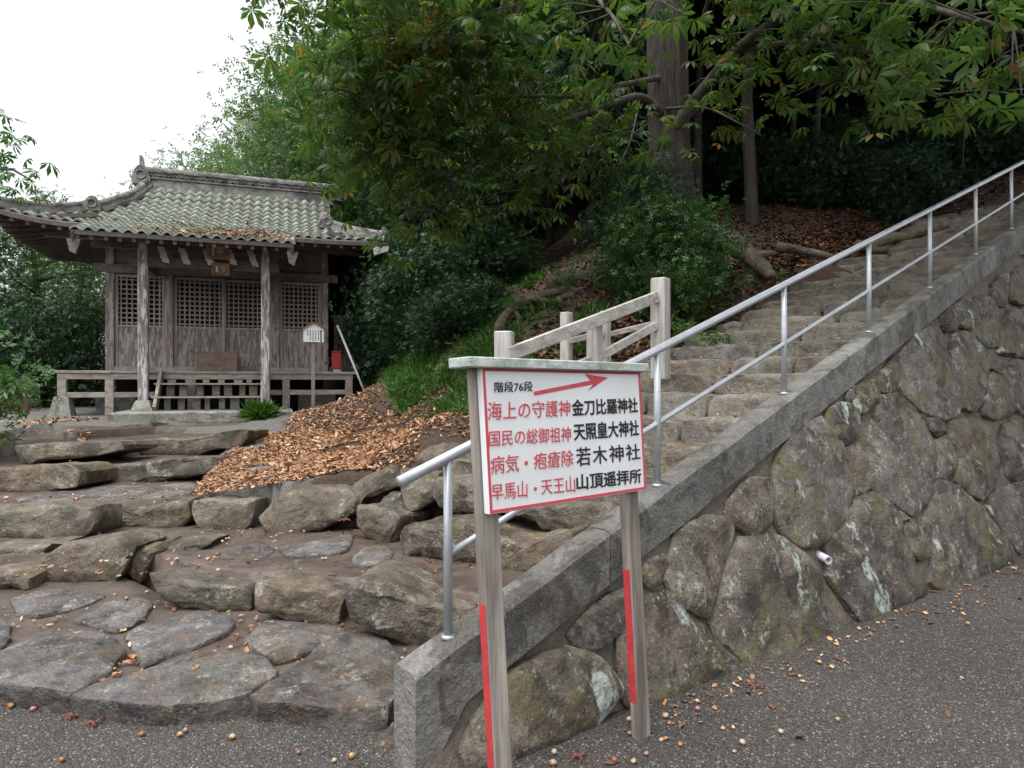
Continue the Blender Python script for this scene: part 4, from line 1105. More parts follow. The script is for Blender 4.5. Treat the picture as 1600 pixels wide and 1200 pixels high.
# ------------------ roof
RSL, RSR, RQ = -2.25, 4.08, 4.4             # eaves: left, right, depth
prof_q = [-0.78, -0.4, 0.0, 0.5, 1.0, 1.6, 2.2]; prof_z = [4.00, 4.11, 4.26, 4.45, 4.69, 5.06, 5.56]
def fz(q): return float(np.interp(q, prof_q, prof_z))
GA_L, GA_R = 1.25, 1.0                      # hips reach in this far, then the gable
def roof_z(s, q):
    qq = min(q, RQ - q); dl, dr = s - RSL, RSR - s
    z = fz(qq)
    if qq > 0.95:
        gk = ((qq - 0.95) / 1.15)
        if s < RSL + GA_L + 0.05 + (s_at(228, 2.2) - RSL - GA_L - 0.05) * min(gk, 1) ** 0.77 or s > RSR - GA_R - 0.05 + (s_at(520, 2.2) - RSR + GA_R + 0.05) * min(gk, 1): z = min(z, fz(1.0))
    if dl < GA_L: z = min(z, fz(max(dl, 0) * 1.0 / GA_L))
    if dr < GA_R: z = min(z, fz(max(dr, 0)))
    if qq < 1.2:
        z += 0.20 * max(0, (1.3 - dl) / 1.3) ** 2 * (1 - qq / 1.2) + 0.05 * max(0, (1.2 - dr) / 1.2) ** 2 * (1 - qq / 1.2)
    return z
def heightsheet(name, s_a, s_b, q_a, q_b, ns, nq, dz0, dz1, mat, parent):
    mb_ = MB(); ss = np.linspace(s_a, s_b, ns); qs = np.linspace(q_a, q_b, nq)
    for d_ in (dz1, dz0):
        for s_ in ss:
            for q_ in qs: mb_.v.append(tuple(S3(s_, q_, (roof_z(s_, q_) if q_ >= 0 else fz(q_)) + d_)))
    n1 = ns * nq
    for i in range(ns - 1):
        for j in range(nq - 1):
            a = i * nq + j
            mb_.f.append((a, a + nq, a + nq + 1, a + 1)); mb_.f.append((n1 + a, n1 + a + 1, n1 + a + nq + 1, n1 + a + nq))
    def side(lst):
        for a, c in zip(lst, lst[1:]): mb_.f.append((a, c, c + n1, a + n1))
    side([i * nq for i in range(ns)]); side([i * nq + nq - 1 for i in range(ns)]); side(list(range(nq))); side([(ns - 1) * nq + j for j in range(nq)])
    return mb_.build(name, mat, parent)
roof = heightsheet('roof', RSL, RSR, 0.0, RQ, 110, 70, -0.10, -0.03, M['darkwood'], shrine)
PSL, PSR = -0.86, 2.40
heightsheet('porch_roof', PSL, PSR, -0.78, -0.002, 4, 9, -0.10, -0.03, M['darkwood'], roof)
# tiles
tw, tl = 0.182, 0.27
def tile_mesh():
    mb_ = MB(); n_ = 8
    def prof_(u):  # S-shaped pantile section
        return 0.030 * math.sin(2 * math.pi * (u - 0.12)) * (1.0 if u < .62 else .8)
    for y in (0.0, tl):
        for i in range(n_ + 1):
            u = i / n_; mb_.v.append(((u - 0.5) * tw * 1.08, y, prof_(u) + (0.030 if y == 0 else 0.0)))
    for i in range(n_ + 1):
        u = i / n_; mb_.v.append(((u - 0.5) * tw * 1.08, 0.004, prof_(u) - 0.002))
    k = n_ + 1
    for i in range(n_):
        mb_.f.append((i, i + 1, k + i + 1, k + i)); mb_.f.append((i + 1, i, 2 * k + i, 2 * k + i + 1))
    me_ = mb_.mesh('roof_tile', True); me_.materials.append(M['tile']); return me_
TM = tile_mesh(); tm_cap = None
arc = [(-0.80, fz(-0.80))]
qs_ = np.linspace(-0.80, 2.16, 400); L_ = 0; rows_q = [-0.80]
for a, c in zip(qs_, qs_[1:]):
    L_ += math.hypot(c - a, fz(c) - fz(a))
    if L_ >= 0.232: rows_q.append(c); L_ = 0
RM_ = SHM.to_3x3()
ntile = 0
root_inv = parent_inv(roof)
def put_tile(s_, q_, z_, slope, rz=0.0):
    ex = SA.copy(); ey = (SB * 1.0 + Vector((0, 0, slope))).normalized(); ez = ex.cross(ey)
    j = random.uniform(-0.012, 0.012)
    Mt = frame_matrix(S3(s_, q_, z_), ex, ey, ez) @ Matrix.Rotation(j, 4, 'Y') @ Matrix.Rotation(random.uniform(-.02, .02), 4, 'Z')
    o = bpy.data.objects.new('roof_tile', TM); COL.objects.link(o); o.parent = roof; o.matrix_parent_inverse = root_inv; o.matrix_basis = Mt
    return o
for q_ in rows_q:
    slope = (fz(q_ + 0.1) - fz(q_ - 0.0)) / 0.1 if q_ < 2.1 else 0.83
    nloc = int((RSR - RSL) / tw)
    for i in range(nloc + 1):
        s_ = PSL + 0.09 + (i - 7) * tw
        if q_ < -0.02:
            if not (PSL + 0.05 < s_ < PSR - 0.05): continue
            z_ = fz(q_)
        else:
            dl, dr = s_ - RSL, RSR - s_
            if dl < 0.08 or dr < 0.08 or s_ > RSR: continue
            if dl < GA_L and q_ > dl / GA_L + 0.02: continue
            if dr < GA_R and q_ > dr + 0.02: continue
            z_ = roof_z(s_, q_)
            if z_ < fz(min(q_, RQ - q_)) - 0.05 and q_ > 1.0: continue
        put_tile(s_, q_, z_ - 0.022, slope); ntile += 1
print('tiles', ntile)
# ridges
def ridge_course(name, path, w, h, mat, parent):
    mb_ = MB()
    for a, c in zip(path, path[1:]): mb_.beam(a, c, w, h)
    return mb_.build(name, mat, parent)
def cover_tiles(path, r_, ln, parent):
    """row of half-round cover tiles along a path"""
    L = [0]; 
    for a, c in zip(path, path[1:]): L.append(L[-1] + (c - a).length)
    n_ = max(1, int(L[-1] / ln))
    def at_(d):
        for i in range(len(path) - 1):
            if d <= L[i + 1] + 1e-9: return path[i].lerp(path[i + 1], (d - L[i]) / max(L[i + 1] - L[i], 1e-9))
        return path[-1]
    for k in range(n_):
        a = at_(L[-1] * k / n_); c = at_(L[-1] * (k + 1.12) / n_ if k < n_ - 1 else L[-1])
        mb_ = MB(); mb_.tube([a, a.lerp(c, .9), c], [r_ * 1.12, r_, r_ * 0.96], 9); mb_.build('ridge_tile', M['ridgetile'], parent, smooth=True)
rl, rr_ = s_at(228, 2.2), s_at(520, 2.2)
RZ = 5.56
ridge = hb_('ridge', (rl, 2.08, RZ - 0.14), (rr_, 2.32, RZ + 0.07), M['ridgetile'], roof)
hb_('ridge_course', (rl - 0.02, 2.05, RZ + 0.075), (rr_ + 0.02, 2.35, RZ + 0.105), M['ridgetile'], ridge)
hb_('ridge_core', (rl + 0.01, 2.12, RZ + 0.108), (rr_ - 0.01, 2.28, RZ + 0.205), M['darkwood'], ridge)
hb_('ridge_course', (rl - 0.02, 2.05, RZ + 0.208), (rr_ + 0.02, 2.35, RZ + 0.238), M['ridgetile'], ridge)
cover_tiles([S3(rl - 0.03, 2.2, RZ + 0.27), S3(rr_ + 0.03, 2.2, RZ + 0.27)], 0.07, 0.24, roof)
na = 19
for k in range(na):                          # rows of half-ring ornaments in the ridge
    cs_ = rl + (rr_ - rl) * (k + 0.5) / na; R_ = (rr_ - rl) / na * 0.52
    mb = MB()
    for rad in (R_, R_ * 0.55):
        mb.tube([S3(cs_ + rad * math.cos(a), 2.075, RZ + 0.112 + rad * 0.95 * math.sin(a)) for a in np.linspace(0.05, math.pi - .05, 9)], 0.016, 5)
    mb.build('ridge_ornament', M['ridgetile'], ridge, smooth=True)
def end_ornament(c, w, h, parent, horn=0.0, d=0.10):
    mb_ = MB(); out_ = [(-.5, 0), (.5, 0), (.56, .25), (.42, .7), (.2, .98), (0, 1.05), (-.2, .98), (-.42, .7), (-.56, .25)]
    for q_ in (-d / 2, d / 2):
        for x, z in out_: mb_.v.append(tuple(c + SA * x * w + SB * q_ + Vector((0, 0, z * h))))
    n_ = len(out_); mb_.f.append(tuple(range(n_))); mb_.f.append(tuple(range(n_, 2 * n_))[::-1])
    for i in range(n_): mb_.f.append((i, (i + 1) % n_, n_ + (i + 1) % n_, n_ + i))
    mb_.tube([c + SA * 0.27 * w * math.cos(a) + SB * (-d / 2 - 0.012) + Vector((0, 0, h * 0.5 + 0.27 * w * math.sin(a))) for a in np.linspace(0, 2 * math.pi, 13)], 0.02, 5)
    if horn: mb_.hexa([c + SA * x + SB * q_ + Vector((0, 0, z)) for x, q_, z in [(-.055, -.04, h * .9), (.055, -.04, h * .9), (.055, .04, h * .9), (-.055, .04, h * .9), (-.05, -.03, h + horn), (.01, -.03, h + horn * .85), (.01, .03, h + horn * .85), (-.05, .03, h + horn)]])
    return mb_.build('ridge_end_tile', M['ridgetile'], parent, bevel=0.008)
end_ornament(S3(rl - 0.06, 2.2, RZ - 0.05), 0.30, 0.36, roof, 0.26, 0.36); end_ornament(S3(rr_ + 0.06, 2.2, RZ - 0.05), 0.24, 0.34, roof, 0.08, 0.36)
# descending and corner ridges
def desc(pts, r_):
    path = [S3(s_, q_, roof_z(s_, max(q_, 0)) + dz) for s_, q_, dz in pts]
    lowp = [p - Vector((0, 0, 0.075)) for p in path]
    ridge_course('ridge_course', lowp, 0.20, 0.07, M['ridgetile'], roof)
    ridge_course('ridge_course', [p - Vector((0, 0, 0.02)) for p in path], 0.15, 0.035, M['ridgetile'], roof)
    cover_tiles([p + Vector((0, 0, 0.03)) for p in path], r_, 0.22, roof)
qv = np.linspace(2.1, 0.95, 8)
gl, grr = RSL + GA_L + 0.08, RSR - GA_R - 0.08
desc([(rl + 0.05 + (gl - rl) * ((2.1 - q_) / 1.15) ** 1.3, q_, 0.10) for q_ in qv], 0.06)
desc([(rr_ - 0.05 + (grr - rr_) * ((2.1 - q_) / 1.15), q_, 0.10) for q_ in qv], 0.06)
desc([(RSL + GA_L * k, k * 1.0, 0.08) for k in np.linspace(0.98, 0.0, 7)], 0.055)
desc([(RSR - GA_R * k, k * 1.0, 0.08) for k in np.linspace(0.98, 0.0, 7)], 0.055)
end_ornament(S3(gl - 0.03, 0.88, roof_z(gl, .9) + 0.0), 0.26, 0.26, roof); end_ornament(S3(grr + 0.03, 0.88, roof_z(grr, .9) + 0.0), 0.26, 0.26, roof)
end_ornament(S3(RSR - 0.04, 0.06, roof_z(RSR, 0) + 0.0), 0.16, 0.20, roof, 0.06)
# gables
for sx, sg in ((RSL + GA_L - 0.02, -1), (RSR - GA_R + 0.02, 1)):
    mb = MB(); qs2 = np.linspace(1.0, 3.4, 13)
    for d_ in (0, sg * 0.03):
        for q_ in qs2:
            q2 = min(q_, RQ - q_); gk = min(max((q2 - 0.95) / 1.15, 0), 1)
            se = (sx + (s_at(228, 2.2) + .12 - sx) * gk ** .77) if sg < 0 else (sx + (s_at(520, 2.2) - .12 - sx) * gk)
            mb.v.append(tuple(S3(se + d_, q_, fz(q2) - 0.06)))
        for q_ in qs2: mb.v.append(tuple(S3(sx + d_, q_, 4.5)))
    n_ = 13
    for b0 in (0, 26):
        for i in range(12): mb.f.append((b0 + i, b0 + i + 1, b0 + n_ + i + 1, b0 + n_ + i))
    mb.build('gable_wall', M['shrinewood'], roof)
# rafters, fascia
for k in range(17):
    s_ = PSL + 0.08 + (PSR - PSL - 0.16) * k / 16
    mb = MB(); mb.beam(S3(s_, -0.74, fz(-0.74) - 0.14), S3(s_, 0.6, fz(0.6) - 0.145), 0.055, 0.07); mb.build('rafter', M['beamwood'], roof)
for k in range(7):
    s_ = PSR + 0.15 + (RSR - PSR - 0.3) * k / 6
    mb = MB(); mb.beam(S3(s_, 0.05, roof_z(s_, 0.05) - 0.14), S3(s_, 1.1, fz(0.95) - 0.20), 0.055, 0.07); mb.build('rafter', M['beamwood'], roof)
for k in range(6):
    s_ = RSL + 0.15 + (PSL - RSL - 0.3) * k / 5
    mb = MB(); mb.beam(S3(s_, 0.05, roof_z(s_, 0.05) - 0.14), S3(s_, 1.1, fz(0.95) - 0.20), 0.055, 0.07); mb.build('rafter', M['beamwood'], roof)
for sgn in (0, 1):
    for k in range(17):
        q_ = 0.3 + 3.8 * k / 16
        if sgn == 0: a, c = (RSL + 0.05, -2.0), (s0, 0)
        if sgn == 0: A1, A2 = S3(RSL + 0.05, q_, roof_z(RSL + 0.05, q_) - 0.14), S3(s0, q_, fz(0.98) - 0.22)
        else: A1, A2 = S3(RSR - 0.05, q_, roof_z(RSR - 0.05, q_) - 0.14), S3(s1, q_, fz(0.95) - 0.22)
        mb = MB(); mb.beam(A1, A2, 0.055, 0.07); mb.build('rafter', M['darkwood'], roof)
mb = MB(); mb.beam(S3(PSL, -0.77, fz(-0.77) - 0.075), S3(PSR, -0.77, fz(-0.77) - 0.075), 0.03, 0.06); mb.build('eave_board', M['darkwood'], roof)
for a, c in ((PSR + 0.02, RSR), (RSL, PSL - 0.02)):
    mb = MB(); ss = np.linspace(a, c, 8)
    for x, y in zip(ss, ss[1:]): mb.beam(S3(x, 0.01, roof_z(x, 0.01) - 0.075), S3(y, 0.01, roof_z(y, 0.01) - 0.075), 0.03, 0.06)
    mb.build('eave_board', M['darkwood'], roof)
for sx in (PSL + 0.03, PSR - 0.03):
    mb = MB(); mb.beam(S3(sx, -0.80, fz(-0.78) - 0.12), S3(sx, 0.05, fz(0.0) - 0.13), 0.045, 0.13); mb.build('barge_board', M['darkwood'], roof)
    mb = MB(); mb.hexa([S3(sx + x, -0.74 + q_, fz(-0.76) + z) for x, q_, z in [(-.05, 0, -.36), (.03, 0, -.40), (.03, .05, -.40), (-.05, .05, -.36), (-.09, 0, -.17), (.10, 0, -.17), (.10, .05, -.17), (-.09, .05, -.17)]]); mb.build('pendant_board', M['beamwood'], roof)
mb = MB(); mb.hexa([S3(RSR + x, q_, roof_z(RSR, 0) + z) for x, q_, z in [(-.25, -.01, -.30), (.0, -.04, -.22), (.04, .03, -.22), (-.22, .06, -.30), (-.28, -.01, -.14), (.03, -.04, -.12), (.07, .03, -.12), (-.25, .06, -.14)]]); mb.build('corner_rafter_end', M['paper'], roof)
for q_, z_ in ((QF, 4.20),): hb_('wall_purlin', (RSL + 0.5, q_ - 0.07, z_), (RSR - 0.4, q_ + 0.07, z_ + 0.16), M['beamwood'])

# things in and around the shrine
ob = empty('offering_box', S3(s_at(340, .7), .7, ZP)); tag(ob, 'low brown wooden offering box on the veranda before the centre doors', 'box')
a, c = s_at(306, .6), s_at(371, .6)
hb_('body', (a, .6, ZP + .005), (c, .92, z_at(551, a, .6)), M['boxwood'], ob, .006)
zt = z_at(551, a, .6)
for i in range(5): hb_('top_slat', (a - .015, .61 + i * .062, zt + .001), (c + .015, .645 + i * .062, zt + .022), M['boxwood'], ob)
pq = empty('name_plaque', S3(s_at(346, -.1), -.1, 3.75)); tag(pq, 'brown two-tier carved plaque hanging under the porch beam', 'plaque')
def ptilt(s_, z_, off=0.0): return S3(s_, -0.09 - 0.30 * (z_ - 3.42) - off, z_)
def plate(px0, px1, py0, py1, nm):
    a, c = s_at(px0, -.12), s_at(px1, -.12); z1, z0 = z_at(py0, a, -.12), z_at(py1, a, -.12)
    mb_ = MB(); mb_.hexa([ptilt(a, z0, 0.04), ptilt(c, z0, .04), ptilt(c, z0), ptilt(a, z0), ptilt(a, z1, .04), ptilt(c, z1, .04), ptilt(c, z1), ptilt(a, z1)])
    o = mb_.build(nm, M['plaque'], pq, bevel=.006)
    fr2 = MB()
    for (x0, x1, y0, y1) in ((a, c, z1 - .03, z1), (a, c, z0, z0 + .03), (a, a + .03, z0 + .03, z1 - .03), (c - .03, c, z0 + .03, z1 - .03)):
        fr2.hexa([ptilt(x0, y0, .06), ptilt(x1, y0, .06), ptilt(x1, y0, .042), ptilt(x0, y0, .042), ptilt(x0, y1, .06), ptilt(x1, y1, .06), ptilt(x1, y1, .042), ptilt(x0, y1, .042)])
    fr2.build('rim', M['plaque'], o)
    return a, c, z0, z1, o
a, c, z0, z1, o1 = plate(324, 358, 384, 405, 'upper_panel')
lettering('不', [(a + (c - a) * .45, z1 - .05), (a + (c - a) * .45, z0 + .05), (c - .07, z1 - .05), (c - .07, z0 + .05)], lambda s_, z_: ptilt(s_, z_, .043), M['paper'], o1)
lettering('I', [(a + .09, z1 - .05), (a + .09, z0 + .05), (a + .12, z1 - .05), (a + .12, z0 + .05)], lambda s_, z_: ptilt(s_, z_, .043), M['paper'], o1)
a, c, z0, z1, o2 = plate(331, 359, 412, 430, 'lower_panel')
lettering('少', [(a + (c - a) * .5, z1 - .04), (a + (c - a) * .5, z0 + .05), (c - .06, z1 - .04), (c - .06, z0 + .05)], lambda s_, z_: ptilt(s_, z_, .043), M['paper'], o2)
lettering('I', [(a + .07, z1 - .05), (a + .07, z0 + .05), (a + .10, z1 - .05), (a + .10, z0 + .05)], lambda s_, z_: ptilt(s_, z_, .043), M['paper'], o2)
lab = ['zigzag paper streamer hanging beside the peeling corner pillar, first of five', 'zigzag paper streamer second from the peeling corner pillar', 'zigzag paper streamer hanging against the plaque on its left edge', 'zigzag paper streamer overlapping the right edge of the brown plaque', 'zigzag paper streamer hanging alone near the second pillar']
for (px_, py_), lb in zip([(251, 384), (284, 387), (322, 389), (357, 388), (391, 391)], lab):
    s_ = s_at(px_, -.16); z_ = z_at(py_, s_, -.16); mb = MB(); x = 0
    for k in range(4):
        w_, h_ = 0.11, 0.085; x0 = x - w_ / 2
        pts = [S3(s_ + x0, -.16 - .01 * k, z_ - k * .062), S3(s_ + x0 + w_, -.16 - .01 * k, z_ - k * .062 - .02), S3(s_ + x0 + w_ + .01, -.165 - .01 * k, z_ - k * .062 - h_ - .02), S3(s_ + x0 + .01, -.165 - .01 * k, z_ - k * .062 - h_)]
        mb.hexa([p + SB * .006 for p in pts[::-1]] + pts[::-1]); x += 0.03 if (k % 2 == 0) else 0.012
    tag(mb.build('paper_streamer', M['paper']), lb, 'streamer', 'paper streamers under the porch beam')
nb_ = empty('notice_board', S3(s_at(490, -.3), -.3, 1.0)); tag(nb_, 'small white gabled notice board on a thin stake before the veranda', 'notice board')
a, c = s_at(474, -.3), s_at(506, -.3); m0 = (a + c) / 2; zt, zm, zb2 = z_at(505, a, -.3), z_at(513, a, -.3), z_at(534, a, -.3)
mb = MB(); P5 = [(a, zb2), (c, zb2), (c, zm), (m0, zt), (a, zm)]
for q_ in (-.3, -.28): mb.v += [tuple(S3(x, q_, z)) for x, z in P5]
mb.f += [(0, 1, 2, 3, 4), (9, 8, 7, 6, 5)] + [(i, (i + 1) % 5, 5 + (i + 1) % 5, 5 + i) for i in range(5)]
nbo = mb.build('board', M['white'], nb_)
for x0, x1 in ((a - .04, m0), (c + .04, m0)):
    mb = MB(); mb.beam(S3(x0, -.295, zm - .02), S3(x1, -.295, zt + .02), 0.07, 0.022); mb.build('little_roof', M['plaque'], nb_)
hb_('stake', (s_at(489.5, -.3) - .03, -.278, terr(*S3(m0, -.3, 0).xy) - .15), (s_at(489.5, -.3) + .03, -.24, zm - .02), M['postwood'], nb_)
mk = MB(); r2 = random.Random(9)
for k in range(6):
    x = c - .05 - k * (c - a - .08) / 6; z = zm - .03; nmk = 5 if k == 0 else 8
    while z > zb2 + (.03 if k < 5 else .12):
        h_ = .03 if k == 0 else .012 + .008 * r2.random(); w_ = .034 if k == 0 else .018
        mk.hexa([S3(x + dx * w_ / 2, -.3 - dq, z - dz * h_) for dx, dq, dz in [(-1, .0015, 1), (1, .0015, 1), (1, 0, 1), (-1, 0, 1), (-1, .0015, 0), (1, .0015, 0), (1, 0, 0), (-1, 0, 0)]]); z -= h_ + (.012 if k == 0 else .008)
mk.build('small_writing', M['ink'], nbo)
rb = empty('red_box', S3(s_at(526, .8), .8, ZP)); tag(rb, 'bright red metal box standing at the end of the veranda', 'box')
a, c = s_at(519, .75), s_at(533, .75); hb_('body', (a, .75, ZP + .06), (c, .93, z_at(550, a, .75)), M['redbox'], rb, .01); hb_('foot', (a + .02, .77, ZP), (c - .0, .91, ZP + .058), M['galv'], rb)
hb_('lid', (a - .006, .745, z_at(550, a, .75) + .001), (c + .006, .935, z_at(550, a, .75) + .022), M['redbox'], rb, .006)
pole = MB(); pa = S3(s_at(529, .55), .55, z_at(513, s_at(529, .55), .55)); pbs = s_at(577, .2); pb_ = S3(pbs, .2, z_at(626, pbs, .2))
po = empty('leaning_pole', pb_); tag(po, 'thin pale grey pole leaning against the end of the veranda', 'pole')
pole.tube([pa, pb_ - Vector((0, 0, .05))], 0.022, 8); pole.build('shaft', M['pvc'], po, smooth=True); mb = MB(); mb.tube([pa + (pa - pb_).normalized() * .001, pa + (pa - pb_).normalized() * .06], .028, 8); mb.build('end_cap', M['galv'], po)
sh = empty('storage_cabinet', S3(3.5, 1.7, 1.2)); tag(sh, 'tall dark plank cabinet beside the shrine wall, behind the red box', 'cabinet')
a, c = s_at(522, 1.5), s_at(556, 1.5); zt = z_at(497, a, 1.5); nw = 5
for i in range(nw): hb_('plank', (a + (c - a) * i / nw + .003, 1.5 + .004 * (i % 2), ZP + .0), (a + (c - a) * (i + 1) / nw - .003, 1.53 + .004 * (i % 2), zt), M['shrinewood'], sh)
hb_('carcass', (a, 1.535, ZP), (c, 2.1, zt), M['darkwood'], sh); hb_('cabinet_roof', (a - .08, 1.42, zt + .001), (c + .16, 2.2, zt + .05), M['shrinewood'], sh)
rf = empty('red_fence', at_depth(0, 640, 12.6)); tag(rf, 'dark red board fence half hidden behind the shrubs beside the shrine', 'fence')
for k in range(16):
    x = -11.7 + k * .16; y = 12.9 - k * 0.02
    MB().box((x, y, .95), (x + .15, y + .025, 1.66 + .01 * (k % 3))).build('board', M['redfence'], rf, bevel=.004)
for z in (1.2, 1.5): MB().box((-11.7, 12.92, z), (-9.2, 12.97, z + .07)).build('rail', M['redfence'], rf)

# ------------------------------------------------------------------ foliage
def rand_dirs(n, rng):
    v = rng.normal(size=(n, 3)); return v / np.linalg.norm(v, axis=1, keepdims=True)
def leaf_template(kind):
    if kind == 'leaf':        # folded pointed leaf, unit length along +x
        v = np.array([(0, 0, 0), (0.45, 0.24, 0.05), (1.0, 0, -0.06), (0.45, -0.24, 0.05)]); f = [(0, 1, 2), (0, 2, 3)]
    elif kind == 'blade':     # narrow leaf
        v = np.array([(0, 0, 0), (0.35, 0.085, 0.02), (1.0, 0, -0.16), (0.35, -0.085, 0.02)]); f = [(0, 1, 2), (0, 2, 3)]
    elif kind == 'spray':     # needle spray: three crossing blades
        v = []; f = []
        for k, a in enumerate((-0.6, 0.0, 0.6)):
            c, s_ = math.cos(a), math.sin(a); b = len(v)
            for x, y, z in ((0, 0, 0), (0.4, 0.09, 0.03), (1.0, 0, -0.15), (0.4, -0.09, 0.03)): v.append((c * x - s_ * y, s_ * x + c * y, z))
            f += [(b, b + 1, b + 2), (b, b + 2, b + 3)]
        v = np.array(v)
    elif kind == 'twig':      # five leaves on a short twig
        v = []; f = []
        for k, (a, x0) in enumerate(((0.9, 0.05), (-0.9, 0.2), (0.8, 0.4), (-0.7, 0.5), (0.1, 0.62))):
            c, s_ = math.cos(a), math.sin(a); b = len(v)
            for x, y, z in ((0, 0, 0), (0.22, 0.11, 0.03), (0.46, 0, -0.05), (0.22, -0.11, 0.03)): v.append((x0 + c * x - s_ * y, s_ * x + c * y, z + 0.03 * ((k * 7) % 3 - 1)))
            f += [(b, b + 1, b + 2), (b, b + 2, b + 3)]
        v = np.array(v)
    elif kind == 'palmate':   # seven drooping leaflets
        v = []; f = []
        for a, L in ((-2.1, .55), (-1.45, .78), (-0.72, .95), (0, 1.0), (0.72, .95), (1.45, .78), (2.1, .55)):
            c, s_ = math.cos(a), math.sin(a); b = len(v)
            for x, y, z in ((0.02, 0, 0), (0.34, 0.07, -0.02), (0.34, -0.07, -0.02), (0.70, 0.175, -0.16), (0.70, 0, -0.12), (0.70, -0.175, -0.16), (1.0, 0, -0.36)):
                x *= L; y *= L; z *= L; v.append((c * x - s_ * y, s_ * x + c * y, z))
            f += [(b, b + 1, b + 2), (b + 1, b + 3, b + 4), (b + 1, b + 4, b + 2), (b + 2, b + 4, b + 5), (b + 3, b + 6, b + 4), (b + 4, b + 6, b + 5)]
        v = np.array(v)
    elif kind == 'chip':      # curled dead leaf
        v = np.array([(-.5, -.22, .0), (0, -.30, .10), (.5, -.1, .02), (.45, .2, .14), (0, .28, .02), (-.45, .2, .12)]); f = [(0, 1, 5), (1, 4, 5), (1, 2, 4), (2, 3, 4)]
    return v, np.array(f)
def scatter(name, pos, size, kind, rng, tilt=0.7, heading=None, down=0.0, normals=None):
    """one mesh of many leaves. pos (n,3), size (n,)"""
    tv, tf = leaf_template(kind); n = len(pos)
    up = np.tile((0, 0, 1.0), (n, 1)) if normals is None else normals
    nz_ = up + rng.normal(size=(n, 3)) * tilt; nz_ /= np.linalg.norm(nz_, axis=1, keepdims=True)
    h = rng.normal(size=(n, 3)) if heading is None else heading + rng.normal(size=(n, 3)) * 0.5
    h[:, 2] -= down
    ex = h - nz_ * (h * nz_).sum(1, keepdims=True); ex /= np.maximum(np.linalg.norm(ex, axis=1, keepdims=True), 1e-6)
    ey = np.cross(nz_, ex)
    an = 1 + rng.uniform(-.28, .28, size=(n, 3)); an[:, 2] = rng.uniform(.4, 2.2, n)
    B = np.stack([ex, ey, nz_], 1) * (np.asarray(size)[:, None] * an)[:, :, None]
    Vv = np.einsum('kc,ncd->nkd', tv, B) + np.asarray(pos)[:, None, :]
    k = len(tv); Ff = (tf[None] + (np.arange(n) * k)[:, None, None]).reshape(-1, 3)
    return fast_mesh(name, Vv.reshape(-1, 3), 3, Ff)
def leaf_obj(name, pos, size, kind, mat, parent, rng, **k):
    pos = np.asarray(pos); c = np.array([pos[:, 0].mean(), pos[:, 1].mean(), pos[:, 2].min()])
    me_ = scatter(name, pos - c, size, kind, rng, **k)
    return link(name, me_, parent, Vector(c), mat)
def clumps(rng, n_clump, rad, per, spread, shell=0.55, flat=1.0):
    d = rand_dirs(n_clump, rng); r_ = (shell + (1 - shell) * rng.random(n_clump) ** 0.7)
    c = d * r_[:, None] * np.asarray(rad)
    p = np.repeat(c, per, 0) + rng.normal(size=(n_clump * per, 3)) * spread * np.array((1, 1, 0.75 * flat))
    return p

# --- generic trees made once per kind and then copied with their parts
def make_tree(name, height, trunk_r, rad, crown_z, n_clump, per, spread, size, kind, leafm, barkm, rng, limbs=5, down=0.1):
    root = empty(name); mb = MB(); sway = rng.normal(size=(6, 2)) * 0.12
    pts = [Vector((sway[i][0] * i * .4, sway[i][1] * i * .4, height * i / 5)) for i in range(6)]
    mb.tube([pts[0] - Vector((0, 0, .6))] + pts, [trunk_r * 1.35] + [trunk_r * (1.1 - 0.16 * i) for i in range(6)], 9)
    for k in range(limbs):
        z = crown_z - rad[2] * .6 + k * rad[2] * 1.1 / max(limbs, 1); a = rng.random() * 6.28
        p = Vector((0, 0, min(z, height * .9)))
        mb.tube([p, p + Vector((math.cos(a) * rad[0] * .4, math.sin(a) * rad[1] * .4, .3)), p + Vector((math.cos(a) * rad[0] * .8, math.sin(a) * rad[1] * .8, .5))], [trunk_r * .35, trunk_r * .2, trunk_r * .06], 6)
    mb.build('trunk', barkm, root, smooth=True)
    P_ = clumps(rng, n_clump, rad, per, spread) + np.array((0, 0, crown_z))
    leaf_obj('crown', P_, size * (0.7 + 0.6 * rng.random(len(P_))), kind, leafm, root, rng, tilt=0.75, down=down)
    return root
def copy_tree(o, loc, rz=0.0, sc=1.0):
    c = o.copy(); COL.objects.link(c); c.location = loc; c.rotation_euler = (0, 0, rz); c.scale = (sc, sc, sc) if not hasattr(sc, '__len__') else sc
    for ch in o.children:
        d = ch.copy(); COL.objects.link(d); d.parent = c
    return c
def place(proto, used, loc, rz, sc, label, cat, group):
    if not used: o = proto; used.append(1); o.location = loc; o.rotation_euler = (0, 0, rz); o.scale = (sc, sc, sc) if not hasattr(sc, '__len__') else sc
    else: o = copy_tree(proto, loc, rz, sc)
    return tag(o, label, cat, group)
rg = np.random.default_rng(21)
